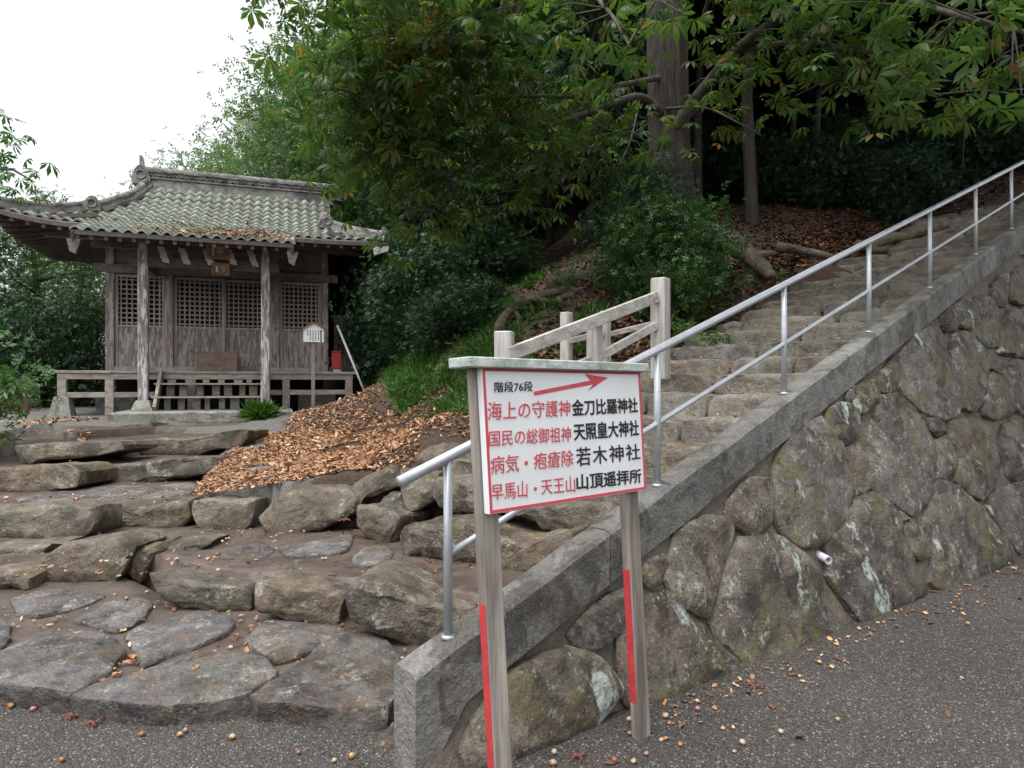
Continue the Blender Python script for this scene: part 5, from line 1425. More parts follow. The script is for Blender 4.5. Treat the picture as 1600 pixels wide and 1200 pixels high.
# cedars on the hill
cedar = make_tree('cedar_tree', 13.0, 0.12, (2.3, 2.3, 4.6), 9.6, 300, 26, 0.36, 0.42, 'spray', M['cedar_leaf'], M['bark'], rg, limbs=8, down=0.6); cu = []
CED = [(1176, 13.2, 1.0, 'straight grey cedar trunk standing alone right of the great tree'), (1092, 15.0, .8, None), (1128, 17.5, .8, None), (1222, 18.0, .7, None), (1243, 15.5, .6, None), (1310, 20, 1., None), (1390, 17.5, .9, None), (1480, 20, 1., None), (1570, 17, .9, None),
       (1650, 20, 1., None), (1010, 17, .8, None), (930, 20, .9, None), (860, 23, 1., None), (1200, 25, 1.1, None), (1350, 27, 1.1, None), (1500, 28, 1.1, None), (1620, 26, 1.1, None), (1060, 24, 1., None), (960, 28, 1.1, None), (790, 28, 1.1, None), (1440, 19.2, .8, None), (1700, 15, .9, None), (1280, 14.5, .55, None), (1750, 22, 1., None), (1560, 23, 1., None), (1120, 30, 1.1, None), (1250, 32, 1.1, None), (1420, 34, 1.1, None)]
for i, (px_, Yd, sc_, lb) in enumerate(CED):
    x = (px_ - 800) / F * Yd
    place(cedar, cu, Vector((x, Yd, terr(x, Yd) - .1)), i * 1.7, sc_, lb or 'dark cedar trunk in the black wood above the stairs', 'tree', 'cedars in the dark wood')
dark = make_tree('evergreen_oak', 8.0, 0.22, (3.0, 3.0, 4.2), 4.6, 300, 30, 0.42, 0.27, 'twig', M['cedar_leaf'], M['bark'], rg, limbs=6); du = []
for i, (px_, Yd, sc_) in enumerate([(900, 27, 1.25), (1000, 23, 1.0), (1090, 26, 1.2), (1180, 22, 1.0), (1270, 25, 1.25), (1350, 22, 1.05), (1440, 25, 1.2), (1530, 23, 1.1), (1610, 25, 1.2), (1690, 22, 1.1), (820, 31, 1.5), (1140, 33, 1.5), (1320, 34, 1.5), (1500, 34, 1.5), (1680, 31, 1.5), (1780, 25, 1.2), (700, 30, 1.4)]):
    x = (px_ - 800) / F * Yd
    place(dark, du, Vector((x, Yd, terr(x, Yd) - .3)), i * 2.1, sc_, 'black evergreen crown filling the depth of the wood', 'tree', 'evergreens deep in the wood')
# bamboo
def make_bamboo(seed):
    r_ = np.random.default_rng(seed); root = empty('bamboo'); mb = MB(); hgt = 9.0
    lean_a = r_.random() * 6.28; L = [Vector((math.cos(lean_a) * (z / hgt) ** 2.2 * 1.6, math.sin(lean_a) * (z / hgt) ** 2.2 * 1.6, z)) for z in np.linspace(-.4, hgt, 16)]
    mb.tube(L, list(np.linspace(.032, .008, 16)), 7); mb.build('culm', M['culm'], root, smooth=True)
    P_ = []
    for k in range(46):
        z = r_.uniform(1.8, hgt + .2); b = Vector((math.cos(lean_a) * (z / hgt) ** 2.2 * 1.6, math.sin(lean_a) * (z / hgt) ** 2.2 * 1.6, z)); a = r_.random() * 6.28; rr3 = r_.uniform(.25, 1.0)
        c = np.array(b) + np.array((math.cos(a) * rr3, math.sin(a) * rr3, r_.uniform(-.15, .2)))
        P_.append(c + r_.normal(size=(34, 3)) * (.22, .22, .17))
    P_ = np.concatenate(P_); leaf_obj('foliage', P_, .16 + .1 * r_.random(len(P_)), 'blade', M['bamboo_leaf'], root, r_, tilt=.8, down=.9)
    return root
bprot = [make_bamboo(31), make_bamboo(37), make_bamboo(43)]; bus = [[], [], []]
rb_ = random.Random(4)
for i in range(46):
    px_ = rb_.uniform(640, 1000); Yd = rb_.uniform(11.8, 18.5); x = (px_ - 800) / F * Yd
    place(bprot[i % 3], bus[i % 3], Vector((x, Yd, terr(x, Yd) - .05)), rb_.random() * 6.28, rb_.uniform(.8, 1.15), 'slender green bamboo in the grove between the shrine and the great tree', 'bamboo', 'bamboo grove on the hillside')
# pale trees far behind the shrine
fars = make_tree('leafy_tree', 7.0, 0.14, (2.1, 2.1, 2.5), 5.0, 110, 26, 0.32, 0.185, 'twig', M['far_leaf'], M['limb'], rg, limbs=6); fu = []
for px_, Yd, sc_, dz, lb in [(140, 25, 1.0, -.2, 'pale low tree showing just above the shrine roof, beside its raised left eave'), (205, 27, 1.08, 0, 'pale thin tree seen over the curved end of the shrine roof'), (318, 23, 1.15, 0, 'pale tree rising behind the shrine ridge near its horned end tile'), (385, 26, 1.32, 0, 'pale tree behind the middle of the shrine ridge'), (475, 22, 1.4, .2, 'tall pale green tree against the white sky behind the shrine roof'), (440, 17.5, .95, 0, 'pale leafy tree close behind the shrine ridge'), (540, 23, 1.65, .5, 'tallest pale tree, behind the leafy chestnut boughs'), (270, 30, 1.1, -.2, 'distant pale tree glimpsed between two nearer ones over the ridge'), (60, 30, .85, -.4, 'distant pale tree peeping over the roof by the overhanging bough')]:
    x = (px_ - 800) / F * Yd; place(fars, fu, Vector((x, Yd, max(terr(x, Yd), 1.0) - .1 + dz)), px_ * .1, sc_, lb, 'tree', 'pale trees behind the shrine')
midt = make_tree('broadleaf_tree', 7.5, 0.2, (2.4, 2.2, 3.2), 5.2, 230, 30, 0.33, 0.19, 'twig', M['mid_leaf'], M['limb'], rg, limbs=6); mu = []
for px_, Yd, sc_, lb in [(575, 16.5, .95, 'dense green tree directly behind the right corner of the shrine roof'), (640, 15.0, .9, 'dense green tree between the shrine roof and the bamboo'), (690, 19, 1.2, 'tall dense green tree behind the bamboo grove'), (540, 19.5, 1.15, 'tall green tree behind the end of the shrine ridge'), (600, 24, 1.5, 'great green tree deep behind the shrine'), (760, 24, 1.4, 'great dark tree behind the bamboo'), (60, 16.5, .62, 'dark green tree left of the shrine wall, under the eave'), (-40, 15.5, .6, 'dark green tree at the far side of the red fence'), (120, 19.5, .66, 'dark green tree behind the shrine veranda end'), (-140, 17, .7, 'dark green tree beyond the red fence end')]:
    x = (px_ - 800) / F * Yd; place(midt, mu, Vector((x, Yd, max(terr(x, Yd), 1.0) - .15)), px_ * .13, sc_, lb, 'tree', 'broadleaf trees round the shrine')
# shrubs
def make_shrub(name, rad, n_clump, per, spread, size, leafm, seed, kind='twig'):
    r_ = np.random.default_rng(seed); root = empty(name); mb = MB()
    for k in range(7):
        a = r_.random() * 6.28; e = Vector((math.cos(a) * rad[0] * .6, math.sin(a) * rad[1] * .6, rad[2] * r_.uniform(.9, 1.7)))
        mb.tube([Vector((0, 0, -.3)), e * .4 + Vector((0, 0, .1)), e], [.045, .028, .008], 6)
    mb.build('stems', M['limb'], root, smooth=True)
    P_ = clumps(r_, n_clump, rad, per, spread, shell=.45) + np.array((0, 0, rad[2] * .95)); P_ = P_[P_[:, 2] > -.05]
    leaf_obj('foliage', P_, size * (.7 + .6 * r_.random(len(P_))), kind, leafm, root, r_, tilt=.8)
    return root
shr = make_shrub('evergreen_shrub', (1.0, 1.0, .95), 170, 30, .16, .115, M['shrub_leaf'], 51); su = []
M['bush_leaf'] = leaf_mat('bush_leaf_material', (0.028, 0.082, 0.022), (0.048, 0.118, 0.03), (0.085, 0.165, 0.05), trans=0.25, zone=1.3, rough=0.33)
bush = make_shrub('camellia_bush', (.95, .8, .9), 150, 22, .15, .12, M['bush_leaf'], 63); bpos = at_depth(1042, 470, 8.9)
bush.location = (bpos.x, bpos.y, terr(bpos.x, bpos.y) - .1); tag(bush, 'dense fresh green bush between the tall fence post and the great trunk', 'bush')
SHR = [(1000, 330, 9.9, .75, 'dark bush at the foot of the great trunk'),
       (650, 470, 12.0, .9, 'dark ivy-like shrub on the bank right of the shrine eave'), (700, 440, 12.0, 1.0, 'dark shrub in the middle of the bank above the fallen leaves'), (610, 420, 13.6, 1.0, 'dark shrub right behind the shrine corner'), (740, 480, 10.8, .7, 'dark shrub hanging over the grass bank'), (780, 420, 12.6, .9, 'dark shrub below the bamboo'), (640, 360, 14.0, 1.2, 'tall dark shrub under the broadleaf trees'), (720, 370, 14.5, 1.2, 'tall dark shrub at the foot of the bamboo'), (690, 500, 11.0, .6, 'dark hanging shrub over the bare soil'),
       (1260, 250, 14.5, .9, None), (1330, 240, 15.5, 1.1, None), (1400, 215, 16, 1.0, None), (1200, 262, 15.5, .9, None), (1480, 195, 16, 1.0, None), (1550, 200, 15, .9, None), (1300, 180, 18, 1.3, None), (1440, 130, 20, 1.5, None), (1560, 120, 19, 1.4, None), (1640, 150, 16, 1.2, None), (1420, 280, 13.2, .8, None), (1500, 270, 14.0, .9, None), (1580, 255, 13.6, .8, None), (1650, 240, 13.8, .9, None), (1350, 300, 14.2, .7, None), (1130, 230, 17, 1.2, None),
       (560, 470, 15.5, 1.2, 'dark shrub filling the gap behind the plank cabinet'), (530, 480, 17.5, 1.4, 'dark shrub far behind the shrine wall'), (-20, 560, 13.6, .8, 'dark shrub over the red fence beside the shrine'), (60, 540, 14.2, .9, 'dark shrub between the red fence and the shrine wall'), (130, 540, 14.6, .9, 'dark shrub touching the shrine wall behind the veranda'), (-110, 540, 13.4, .9, 'dark shrub at the outer end of the red fence')]
for i, (px_, py_, Yd, sc_, lb) in enumerate(SHR):
    p = at_depth(px_, py_, Yd); g = max(terr(p.x, Yd), .9)
    hz = 1.0 if not lb else max(.7, min(1.6, (p.z - g + .45 * sc_) / (1.3 * sc_)))
    place(shr, su, Vector((p.x, Yd, g - .1)), i * 1.1, (sc_, sc_, sc_ * hz), lb or 'unlit shrub in the black undergrowth of the wood', 'shrub', 'evergreen shrubs')
fsh = make_shrub('fresh_green_shrub', (.75, .7, .7), 46, 18, .15, .15, M['fresh_leaf'], 77)
p = at_depth(-70, 560, 7.4); fsh.location = (p.x, p.y, .92); tag(fsh, 'bright green leafy shrub reaching in beside the shrine veranda', 'shrub')
# --- the great chestnut
tree = empty('chestnut_tree', at_depth(1050, 395, 10.5)); tag(tree, 'great tree with thick fissured trunk and long leafy boughs over the stairs', 'tree')
mb = MB(); tp = [at_depth(1052, 430, 10.5), at_depth(1050, 380, 10.5), at_depth(1047, 320, 10.5), at_depth(1044, 200, 10.5), at_depth(1042, 80, 10.4), at_depth(1040, -60, 10.4), at_depth(1036, -250, 10.3), at_depth(1030, -420, 10.2)]
# fluted bark
K = 120; b0 = len(mb.v); rads = [.60, .44, .35, .305, .295, .28, .26, .2]
pp = []; rr4 = []
for i in range(len(tp) - 1):
    for f_ in np.linspace(0, 1, 14, endpoint=False): pp.append(tp[i].lerp(tp[i + 1], f_)); rr4.append(rads[i] + (rads[i + 1] - rads[i]) * f_)
for p, r_ in zip(pp, rr4):
    for k in range(K):
        a = 2 * math.pi * k / K
        rr5 = r_ * (1 + .05 * math.sin(7 * a + p.z * .5) + .09 * mnoise.noise(Vector((math.cos(a) * 5.5, math.sin(a) * 5.5, p.z * .55))) + .05 * abs(mnoise.noise(Vector((math.cos(a) * 16, math.sin(a) * 16, p.z * 1.3)))) + .03 * mnoise.noise(Vector((math.cos(a) * 34, math.sin(a) * 34, p.z * 2.1))))
        mb.v.append((p.x + rr5 * math.cos(a), p.y + rr5 * math.sin(a), p.z))
for i in range(len(pp) - 1):
    for k in range(K): mb.f.append((i * K + k, i * K + (k + 1) % K, (i + 1) * K + (k + 1) % K, (i + 1) * K + k))
mb.build('trunk', M['great_bark'], tree, smooth=True)
LIMBS = [
 ([(1035, 180, 10.3), (1000, 152, 9.8), (950, 165, 9.5), (880, 190, 9.2), (800, 203, 9.0), (720, 192, 8.8), (640, 200, 8.6)], .075, 80),
 ([(1038, 120, 10.3), (960, 135, 9.6), (900, 150, 9.3), (820, 150, 9.0), (760, 155, 9.0), (700, 130, 9.0)], .05, 60),
 ([(1030, -100, 10.2), (900, -20, 9), (780, 20, 8.2), (680, 60, 7.8), (600, 100, 7.6), (545, 165, 7.6)], .085, 210),
 ([(1030, -150, 10.2), (850, -110, 8.2), (700, -70, 7.2), (580, -35, 6.8), (490, 0, 6.6)], .08, 150),
 ([(1055, 200, 10.3), (1100, 140, 9.9), (1150, 80, 9.0), (1230, 20, 7.8), (1330, -40, 6.6), (1450, -60, 5.8)], .12, 60),
 ([(1150, 80, 9.0), (1250, 65, 8.0), (1350, 85, 7.2), (1420, 125, 6.8), (1470, 150, 6.6)], .04, 50),
 ([(1330, -40, 6.6), (1420, 0, 5.8), (1500, 25, 5.4), (1600, 50, 5.1), (1680, 70, 5.0)], .04, 55),
 ([(1030, -100, 10.2), (980, -60, 8.4), (930, -20, 7.2), (960, 30, 6.6), (985, 75, 6.4)], .05, 45),
 ([(1040, 170, 10.2), (1100, 168, 9.6), (1150, 190, 9.1), (1190, 212, 8.9)], .025, 8),
 ([(1000, 152, 9.8), (985, 220, 9.2), (965, 260, 9.0)], .02, 26),
 ([(880, 190, 9.2), (850, 250, 8.9), (830, 300, 8.8)], .02, 36),
 ([(800, 203, 9.0), (740, 260, 8.7), (690, 310, 8.5), (650, 330, 8.4)], .025, 80),
 ([(720, 192, 8.8), (620, 215, 8.4), (560, 250, 8.2)], .03, 90),
 ([(680, 60, 7.8), (620, 130, 7.9), (590, 210, 8.0)], .03, 110),
 ([(780, 20, 8.2), (760, 80, 8.0), (720, 130, 8.1)], .03, 90),
 ([(1030, -150, 10.2), (1150, -120, 7.6), (1250, -80, 6.2), (1320, -10, 5.6)], .05, 40),
 ([(1240, 20, 7.8), (1290, 60, 7.2), (1330, 130, 7.4)], .03, 45),
 ([(1100, 20, 9.4), (1120, -20, 8.4), (1160, 0, 7.4)], .03, 40),
 ([(950, 165, 9.5), (930, 220, 9.4), (900, 235, 9.3)], .02, 20),
]
Pc = []; Sz = []; r3 = np.random.default_rng(5)
for pts, r_, ncl in LIMBS:
    Lp = [at_depth(*p) for p in pts]
    # smooth the bough
    fine_ = []
    for i in range(len(Lp) - 1):
        a0 = Lp[max(i - 1, 0)]; a1, a2 = Lp[i], Lp[i + 1]; a3 = Lp[min(i + 2, len(Lp) - 1)]
        for f_ in np.linspace(0, 1, 6, endpoint=False):
            fine_.append(0.5 * ((2 * a1) + (a2 - a0) * f_ + (2 * a0 - 5 * a1 + 4 * a2 - a3) * f_ ** 2 + (3 * a1 - a0 - 3 * a2 + a3) * f_ ** 3))
    fine_.append(Lp[-1]); mb = MB(); mb.tube(fine_, list(np.linspace(r_, .008, len(fine_))), 8)
    for k in range(ncl):
        u = .22 + .78 * r3.random() ** .8; i = min(int(u * (len(fine_) - 1)), len(fine_) - 2); b = fine_[i]
        off = Vector(r3.normal(size=3)) * .42; off.z = off.z * .65 - .05
        e = b + off
        if k % 3 == 0: mb.tube([b, b.lerp(e, .5) + Vector((0, 0, .05)), e], [.010, .007, .004], 5, caps=False)
        for _ in range(2):
            e2_ = e + Vector(r3.normal(size=3)) * .14; pxx = 800 + e2_.x / e2_.y * F
            if 985 < pxx < 1095 and e2_.y < 10.2 and r3.random() < .4: continue
            if pxx > 1180 and (600 - (e2_.z - CZ) / e2_.y * F) > 215: continue
            Pc.append(tuple(e2_)); Sz.append(r3.uniform(.13, .21))
    mb.build('bough', M['limb'], tree, smooth=True)
Pc = np.array(Pc); Sz = np.array(Sz)
leaf_obj('crown', Pc, Sz, 'palmate', M['chestnut_leaf'], tree, r3, tilt=.42, down=.35)
# unseen crowns added above the picture to shade the wood and boughs
Pc = clumps(r3, 760, (8.6, 5.8, 2.6), 13, .45, shell=.2) + np.array((9.6, 13.6, 12.2))
leaf_obj('added_shade_crown', Pc, .26 + .1 * r3.random(len(Pc)), 'palmate', M['chestnut_leaf'], tree, r3, tilt=.5, down=.3)
Pc = clumps(r3, 190, (5.5, 3.6, 1.5), 13, .45, shell=.15) + np.array((7.0, 6.8, 9.4))  # second unseen crown, added to keep light off the right boughs
leaf_obj('added_shade_crown', Pc, .26 + .1 * r3.random(len(Pc)), 'palmate', M['chestnut_leaf'], tree, r3, tilt=.5, down=.3)
# surface roots
def root_path(pts, r0_, r1_, parent, name='root'):
    Lp = [at_depth(*p) for p in pts]; fine_ = []
    for i in range(len(Lp) - 1):
        for f_ in np.linspace(0, 1, 5, endpoint=False):
            p = Lp[i].lerp(Lp[i + 1], f_); p += mnoise.noise_vector(p * 2.3) * .05; fine_.append(p)
    fine_.append(Lp[-1]); mb_ = MB(); n_ = len(fine_); rad_ = [r0_ + (r1_ - r0_) * i / (n_ - 1) + .02 * mnoise.noise(fine_[i] * 4) for i in range(n_)]
    mb_.tube(fine_, rad_, 9); return mb_.build(name, M['root'], parent, smooth=True)
root_path([(1090, 360, 10.1), (1130, 372, 9.8), (1165, 395, 9.5), (1195, 420, 9.3), (1205, 435, 9.2)], .22, .06, tree); root_path([(1110, 380, 9.9), (1150, 392, 9.6), (1180, 398, 9.5), (1210, 395, 9.6)], .10, .04, tree)
root_path([(1215, 385, 10.2), (1250, 393, 10.1), (1290, 402, 10.0), (1310, 405, 10.0)], .08, .05, tree); root_path([(1340, 385, 10.6), (1390, 372, 10.8), (1440, 362, 11.0), (1480, 358, 11.0), (1490, 372, 10.9)], .10, .06, tree); root_path([(1360, 392, 10.5), (1400, 388, 10.5), (1420, 385, 10.5)], .05, .03, tree)
st = empty('old_root', at_depth(850, 480, 9.4)); tag(st, 'gnarled bare roots twisting along the top of the grass bank', 'root')
root_path([(780, 520, 8.9), (785, 500, 9.0), (790, 490, 9.1), (815, 472, 9.2), (850, 462, 9.3), (880, 455, 9.4), (925, 450, 9.5), (950, 430, 9.7), (975, 420, 9.9)], .07, .06, st); root_path([(805, 470, 9.2), (830, 466, 9.2), (860, 476, 9.2), (890, 462, 9.3), (920, 458, 9.4)], .05, .04, st); root_path([(868, 468, 9.2), (875, 485, 9.1), (872, 505, 9.0), (880, 520, 8.9)], .05, .03, st); root_path([(770, 540, 8.8), (775, 520, 8.9), (790, 495, 9.0)], .04, .04, st); root_path([(805, 520, 8.9), (812, 500, 9.0), (800, 480, 9.1)], .035, .03, st)
root_path([(860, 440, 9.8), (900, 436, 9.9), (950, 424, 10.1), (965, 412, 10.2)], .10, .08, st)

# --- chestnut boughs reaching in from the left
lt = empty('overhanging_bough', at_depth(-260, 420, 8.0)); tag(lt, 'leafy bough reaching in from the left above the shrine eave', 'bough')
mb = MB(); Lp = [at_depth(-260, 330, 8.2), at_depth(-150, 290, 7.9), at_depth(-60, 260, 7.6), at_depth(20, 265, 7.4), at_depth(55, 285, 7.3)]; mb.tube([Vector((Lp[0].x - .3, Lp[0].y + .1, .6)), Lp[0] - Vector((.1, 0, .8))] + Lp, [.12, .09, .05, .035, .025, .015, .006], 8); mb.build('branch', M['limb'], lt, smooth=True)
P_ = np.array([tuple(at_depth(*p)) for p in [(10, 200, 7.6), (30, 220, 7.5), (45, 235, 7.5), (15, 245, 7.4), (0, 260, 7.5), (35, 285, 7.3), (60, 292, 7.3), (-20, 230, 7.6), (-40, 260, 7.7), (20, 300, 7.5), (5, 215, 7.5), (-10, 290, 7.5), (50, 300, 7.4), (-60, 240, 7.8), (-30, 300, 7.5)]])
P_ = np.repeat(P_, 4, 0) + r3.normal(size=(60, 3)) * .10
leaf_obj('foliage', P_, r3.uniform(.10, .15, 60), 'palmate', M['fresh_leaf'], lt, r3, tilt=.4, down=.4)

# ------------------------------------------------------------------ ground cover
def on_terr(xs, ys): return tps_eval(np.clip(xs, -22, 32), ys)
def terr_noise(x, y, z): 
    return mnoise.fractal(Vector((x * 1.1, y * 1.1, 3.3)), 1.0, 2.0, 4) * .10 * min(1., max(.12, (z - 1.4) / 1.5))
def sample_px(n, poly, ya, yb, rng):
    """points on the terrain whose plan lies in a quad given by photo x-range at two depths"""
    out_ = []
    while len(out_) < n:
        Y = ya + (yb - ya) * rng.random(); f_ = (Y - ya) / (yb - ya); lo, hi = poly
        px_ = (lo[0] + (lo[1] - lo[0]) * f_); qx_ = (hi[0] + (hi[1] - hi[0]) * f_); x = (px_ + (qx_ - px_) * rng.random() - 800) / F * Y
        out_.append((x, Y))
    return np.array(out_)
r5 = np.random.default_rng(8)
def litter(name, XY, size, mat, label, lift=.012, tilt=.35):
    z = on_terr(XY[:, 0], XY[:, 1]); z = np.array([zz_ + terr_noise(x, y, zz_) for (x, y), zz_ in zip(XY, z)]) + lift
    P2 = np.c_[XY, z]; o = leaf_obj(name, P2, size, 'chip', mat, None, r5, tilt=tilt); return tag(o, label, 'leaves', kind='stuff')
XY = np.concatenate([sample_px(12500, ((300, 400), (660, 560)), 6.0, 9.0, r5), sample_px(10500, ((420, 470), (752, 650)), 6.3, 12.5, r5)])
pxs_ = 800 + XY[:, 0] / XY[:, 1] * F; zz_ = on_terr(XY[:, 0], XY[:, 1]); pys_ = 600 + (CZ - zz_) * F / XY[:, 1]
gapn = np.array([mnoise.noise(Vector((x * 1.3, y * 1.3, 9.1))) for x, y in XY]); keepm = (gapn > -.30) & (pys_ > 606 + r5.normal(size=len(pys_)) * 4)
XY = XY[keepm]
litter('fallen_leaves', XY, r5.uniform(.018, .055, len(XY)), M['litter'], 'thick drift of orange fallen leaves on the bank before the shrine')
sel = r5.choice(len(XY), 900, replace=False); XYl = XY[sel]; zl = on_terr(XYl[:, 0], XYl[:, 1]) + .03
tag(leaf_obj('whole_leaves', np.c_[XYl, zl], r5.uniform(.05, .10, len(XYl)), 'leaf', M['litter'], None, r5, tilt=.45), 'larger whole dead leaves lying over the orange leaf drift', 'leaves', kind='stuff')
XY = sample_px(1500, ((-200, -100), (125, 200)), 7.4, 10.5, r5); gn_ = np.array([mnoise.noise(Vector((x * 1.1, y * 1.1, 4.1))) for x, y in XY]); XY = XY[gn_ > 0]
litter('fallen_leaves', XY, r5.uniform(.035, .08, len(XY)), M['litter'], 'fallen leaves strewn on the gravel left of the steps')
xs_, ys_ = [], []
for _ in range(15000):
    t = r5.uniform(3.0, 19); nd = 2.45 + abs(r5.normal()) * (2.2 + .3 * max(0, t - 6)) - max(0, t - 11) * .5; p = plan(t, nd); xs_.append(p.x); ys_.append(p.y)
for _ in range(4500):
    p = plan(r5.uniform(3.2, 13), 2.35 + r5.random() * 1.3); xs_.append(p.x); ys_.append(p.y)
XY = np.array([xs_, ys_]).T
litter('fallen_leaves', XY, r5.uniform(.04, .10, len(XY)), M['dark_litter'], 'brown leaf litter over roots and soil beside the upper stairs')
# grass on the bank
xs_ = []
while len(xs_) < 4600:
    Y = r5.uniform(6.6, 12.5); f0 = np.interp(Y, [4, 6.4, 9, 12, 20], [.2, -.55, -1.5, -2.5, -5]); x = f0 + r5.uniform(.15, 3.2); t, nd = to_tn((x, Y))
    if nd < 2.75: continue
    if mnoise.noise(Vector((x * 1.6, Y * 1.6, 2.2))) + r5.normal() * .12 < -.08 + .22 * (x - f0 - .8): continue
    xs_.append((x, Y))
XY = np.repeat(np.array(xs_), 5, 0) + r5.normal(size=(len(xs_) * 5, 2)) * .04; z = on_terr(XY[:, 0], XY[:, 1]); z = np.array([q_ + terr_noise(x, y, q_) for (x, y), q_ in zip(XY, z)]) - .01
hd = np.tile((0, 0, 1.6), (len(XY), 1)) + r5.normal(size=(len(XY), 3)) * .5
tag(leaf_obj('bank_grass', np.c_[XY, z], r5.uniform(.08, .19, len(XY)), 'blade', M['grass'], None, r5, tilt=1.0, heading=hd), 'short grass and weeds on the earth bank above the leaves', 'grass', kind='stuff')
# ferns and weeds tucked in the bank
xs_ = []
for (px_, py_, Yd, n_, sp_) in [(805, 480, 9.2, 60, .12), (880, 450, 9.4, 45, .10), (640, 600, 10.2, 60, .2), (700, 560, 9.4, 60, .25), (900, 428, 10.1, 60, .3), (1060, 490, 7.9, 40, .15), (1110, 500, 7.6, 25, .12), (1200, 425, 9.3, 20, .15), (730, 640, 6.9, 20, .08)]:
    c = at_depth(px_, py_, Yd)
    for _ in range(n_): xs_.append(tuple(c + Vector(r5.normal(size=3)) * sp_ * Vector((1, 1, .6)).length * .6))
xs_ = np.array(xs_); zg = on_terr(xs_[:, 0], xs_[:, 1]); xs_[:, 2] = np.maximum(np.minimum(xs_[:, 2], zg + .35), zg + .02)
tag(leaf_obj('leafy_weeds', xs_, r5.uniform(.10, .17, len(xs_)), 'twig', M['fresh_leaf'], None, r5, tilt=.7), 'small bright weeds among roots along the bank and stair edge', 'weeds', kind='stuff')
# tuft by the slab
tf = empty('grass_tuft', at_height(405, 672, 1.0)); tag(tf, 'round tuft of dark green grass at the corner of the stone slab', 'grass tuft')
c = S3(s_at(407, -1.15), -1.25, 0); c.z = terr(c.x, c.y) - .02; n_ = 900
a = r5.random(n_) * 6.28; P_ = np.c_[c.x + .07 * np.cos(a) * r5.random(n_), c.y + .07 * np.sin(a) * r5.random(n_), np.full(n_, c.z)]
hd = np.c_[np.cos(a) * .9 * r5.random(n_) ** .6, np.sin(a) * .9 * r5.random(n_) ** .6, np.ones(n_)]
o = leaf_obj('foliage', P_, r5.uniform(.22, .36, n_), 'blade', M['grass'], tf, r5, tilt=1.2, heading=hd * 2.2)
# leaves caught on the roof tiles
n_ = 420; ss = np.clip(r5.normal(1.5, .75, n_), PSL + .1, PSR + .2); qq = np.clip(-.78 + np.abs(r5.normal(0, .55, n_)), -.76, 1.6)
P_ = np.array([tuple(S3(s_, q_, (fz(q_) if q_ < 0 else roof_z(s_, q_)) + .035)) for s_, q_ in zip(ss, qq) if q_ >= 0 or PSL < s_ < PSR])
tag(leaf_obj('roof_leaves', P_, r5.uniform(.05, .09, len(P_)), 'chip', M['litter'], None, r5, tilt=.4), 'dead leaves caught on the lower roof tiles', 'leaves', kind='stuff')

# ------------------------------------------------------------------ nuts, husks and single leaves
def nut_mesh(r_, sq, seed):
    mb_ = MB(); n_, m_ = 10, 6
    for i in range(m_ + 1):
        ph = math.pi * i / m_
        for k in range(n_):
            a = 2 * math.pi * k / n_; mb_.v.append((r_ * math.sin(ph) * math.cos(a) * 1.15, r_ * math.sin(ph) * math.sin(a) * .95, r_ * sq * (1 - math.cos(ph))))
    for i in range(m_):
        for k in range(n_): mb_.f.append((i * n_ + k, i * n_ + (k + 1) % n_, (i + 1) * n_ + (k + 1) % n_, (i + 1) * n_ + k))
    return mb_.mesh('nut', True)
NM = {}
for key, mt_, r_, sq in (('brown', 'nut', .011, .85), ('pale', 'nutpale', .010, .7), ('gold', 'nutgold', .0135, .85), ('pink', 'nutpink', .012, .85)):
    m_ = nut_mesh(r_, sq, 1); m_.materials.append(M[mt_]); NM[key] = m_
    if key in ('gold', 'pale'):
        m_.materials.append(M['nutpale' if key == 'gold' else 'nutgold'])
        for p_ in m_.polygons:
            if p_.center.x + p_.center.z * 1.4 > r_ * (1.35 if key == 'gold' else 1.75): p_.material_index = 1
        for v_ in m_.vertices: v_.co += mnoise.noise_vector(v_.co * 90) * r_ * .18
def husk_mesh():
    mb_ = MB(); n_ = 9
    for r_, z in ((.006, .0), (.014, .004), (.019, .014), (.017, .022), (.013, .014), (.004, .006)):
        for k in range(n_): a = math.pi * 1.25 * k / (n_ - 1); mb_.v.append((r_ * math.cos(a) * 1.2, r_ * math.sin(a), z))
    for i in range(5):
        for k in range(n_ - 1): mb_.f.append((i * n_ + k, i * n_ + k + 1, (i + 1) * n_ + k + 1, (i + 1) * n_ + k))
    m_ = mb_.mesh('husk', True); m_.materials.append(M['nutgold']); return m_
NM['husk'] = husk_mesh()
def leafy_mesh(L, W, seed):
    mb_ = MB(); r_ = random.Random(seed); n_ = 7
    for i in range(n_):
        u = i / (n_ - 1); w = W * math.sin(math.pi * min(.97, .06 + u * .9)) ; bend = .12 * L * math.sin(u * 3) 
        for j, v in enumerate((-1, 0, 1)): mb_.v.append(((u - .5) * L, v * w / 2 + bend * .4, .004 + .25 * abs(v) * w * .5 + .02 * L * math.sin(u * 5 + seed)))
    for i in range(n_ - 1):
        for j in range(2): mb_.f.append((i * 3 + j, i * 3 + j + 1, (i + 1) * 3 + j + 1, (i + 1) * 3 + j))
    m_ = mb_.mesh('leaf', True); m_.materials.append(M['litter']); return m_
LM = [leafy_mesh(.10, .022, 1), leafy_mesh(.075, .03, 2), leafy_mesh(.06, .026, 3)]
def stalk_mesh():
    mb_ = MB(); r_ = random.Random(2)
    for k in range(6):
        a = k * 1.05 + r_.random(); L = r_.uniform(.03, .06); p = Vector((r_.uniform(-.012, .012), r_.uniform(-.012, .012), .006))
        mb_.tube([p, p + Vector((math.cos(a) * L * .5, math.sin(a) * L * .5, .012)), p + Vector((math.cos(a) * L, math.sin(a) * L, .004))], [.0045, .004, .0025], 5)
    m_ = mb_.mesh('stalk', True); m_.materials.append(M['stalk']); return m_
SMh = stalk_mesh()
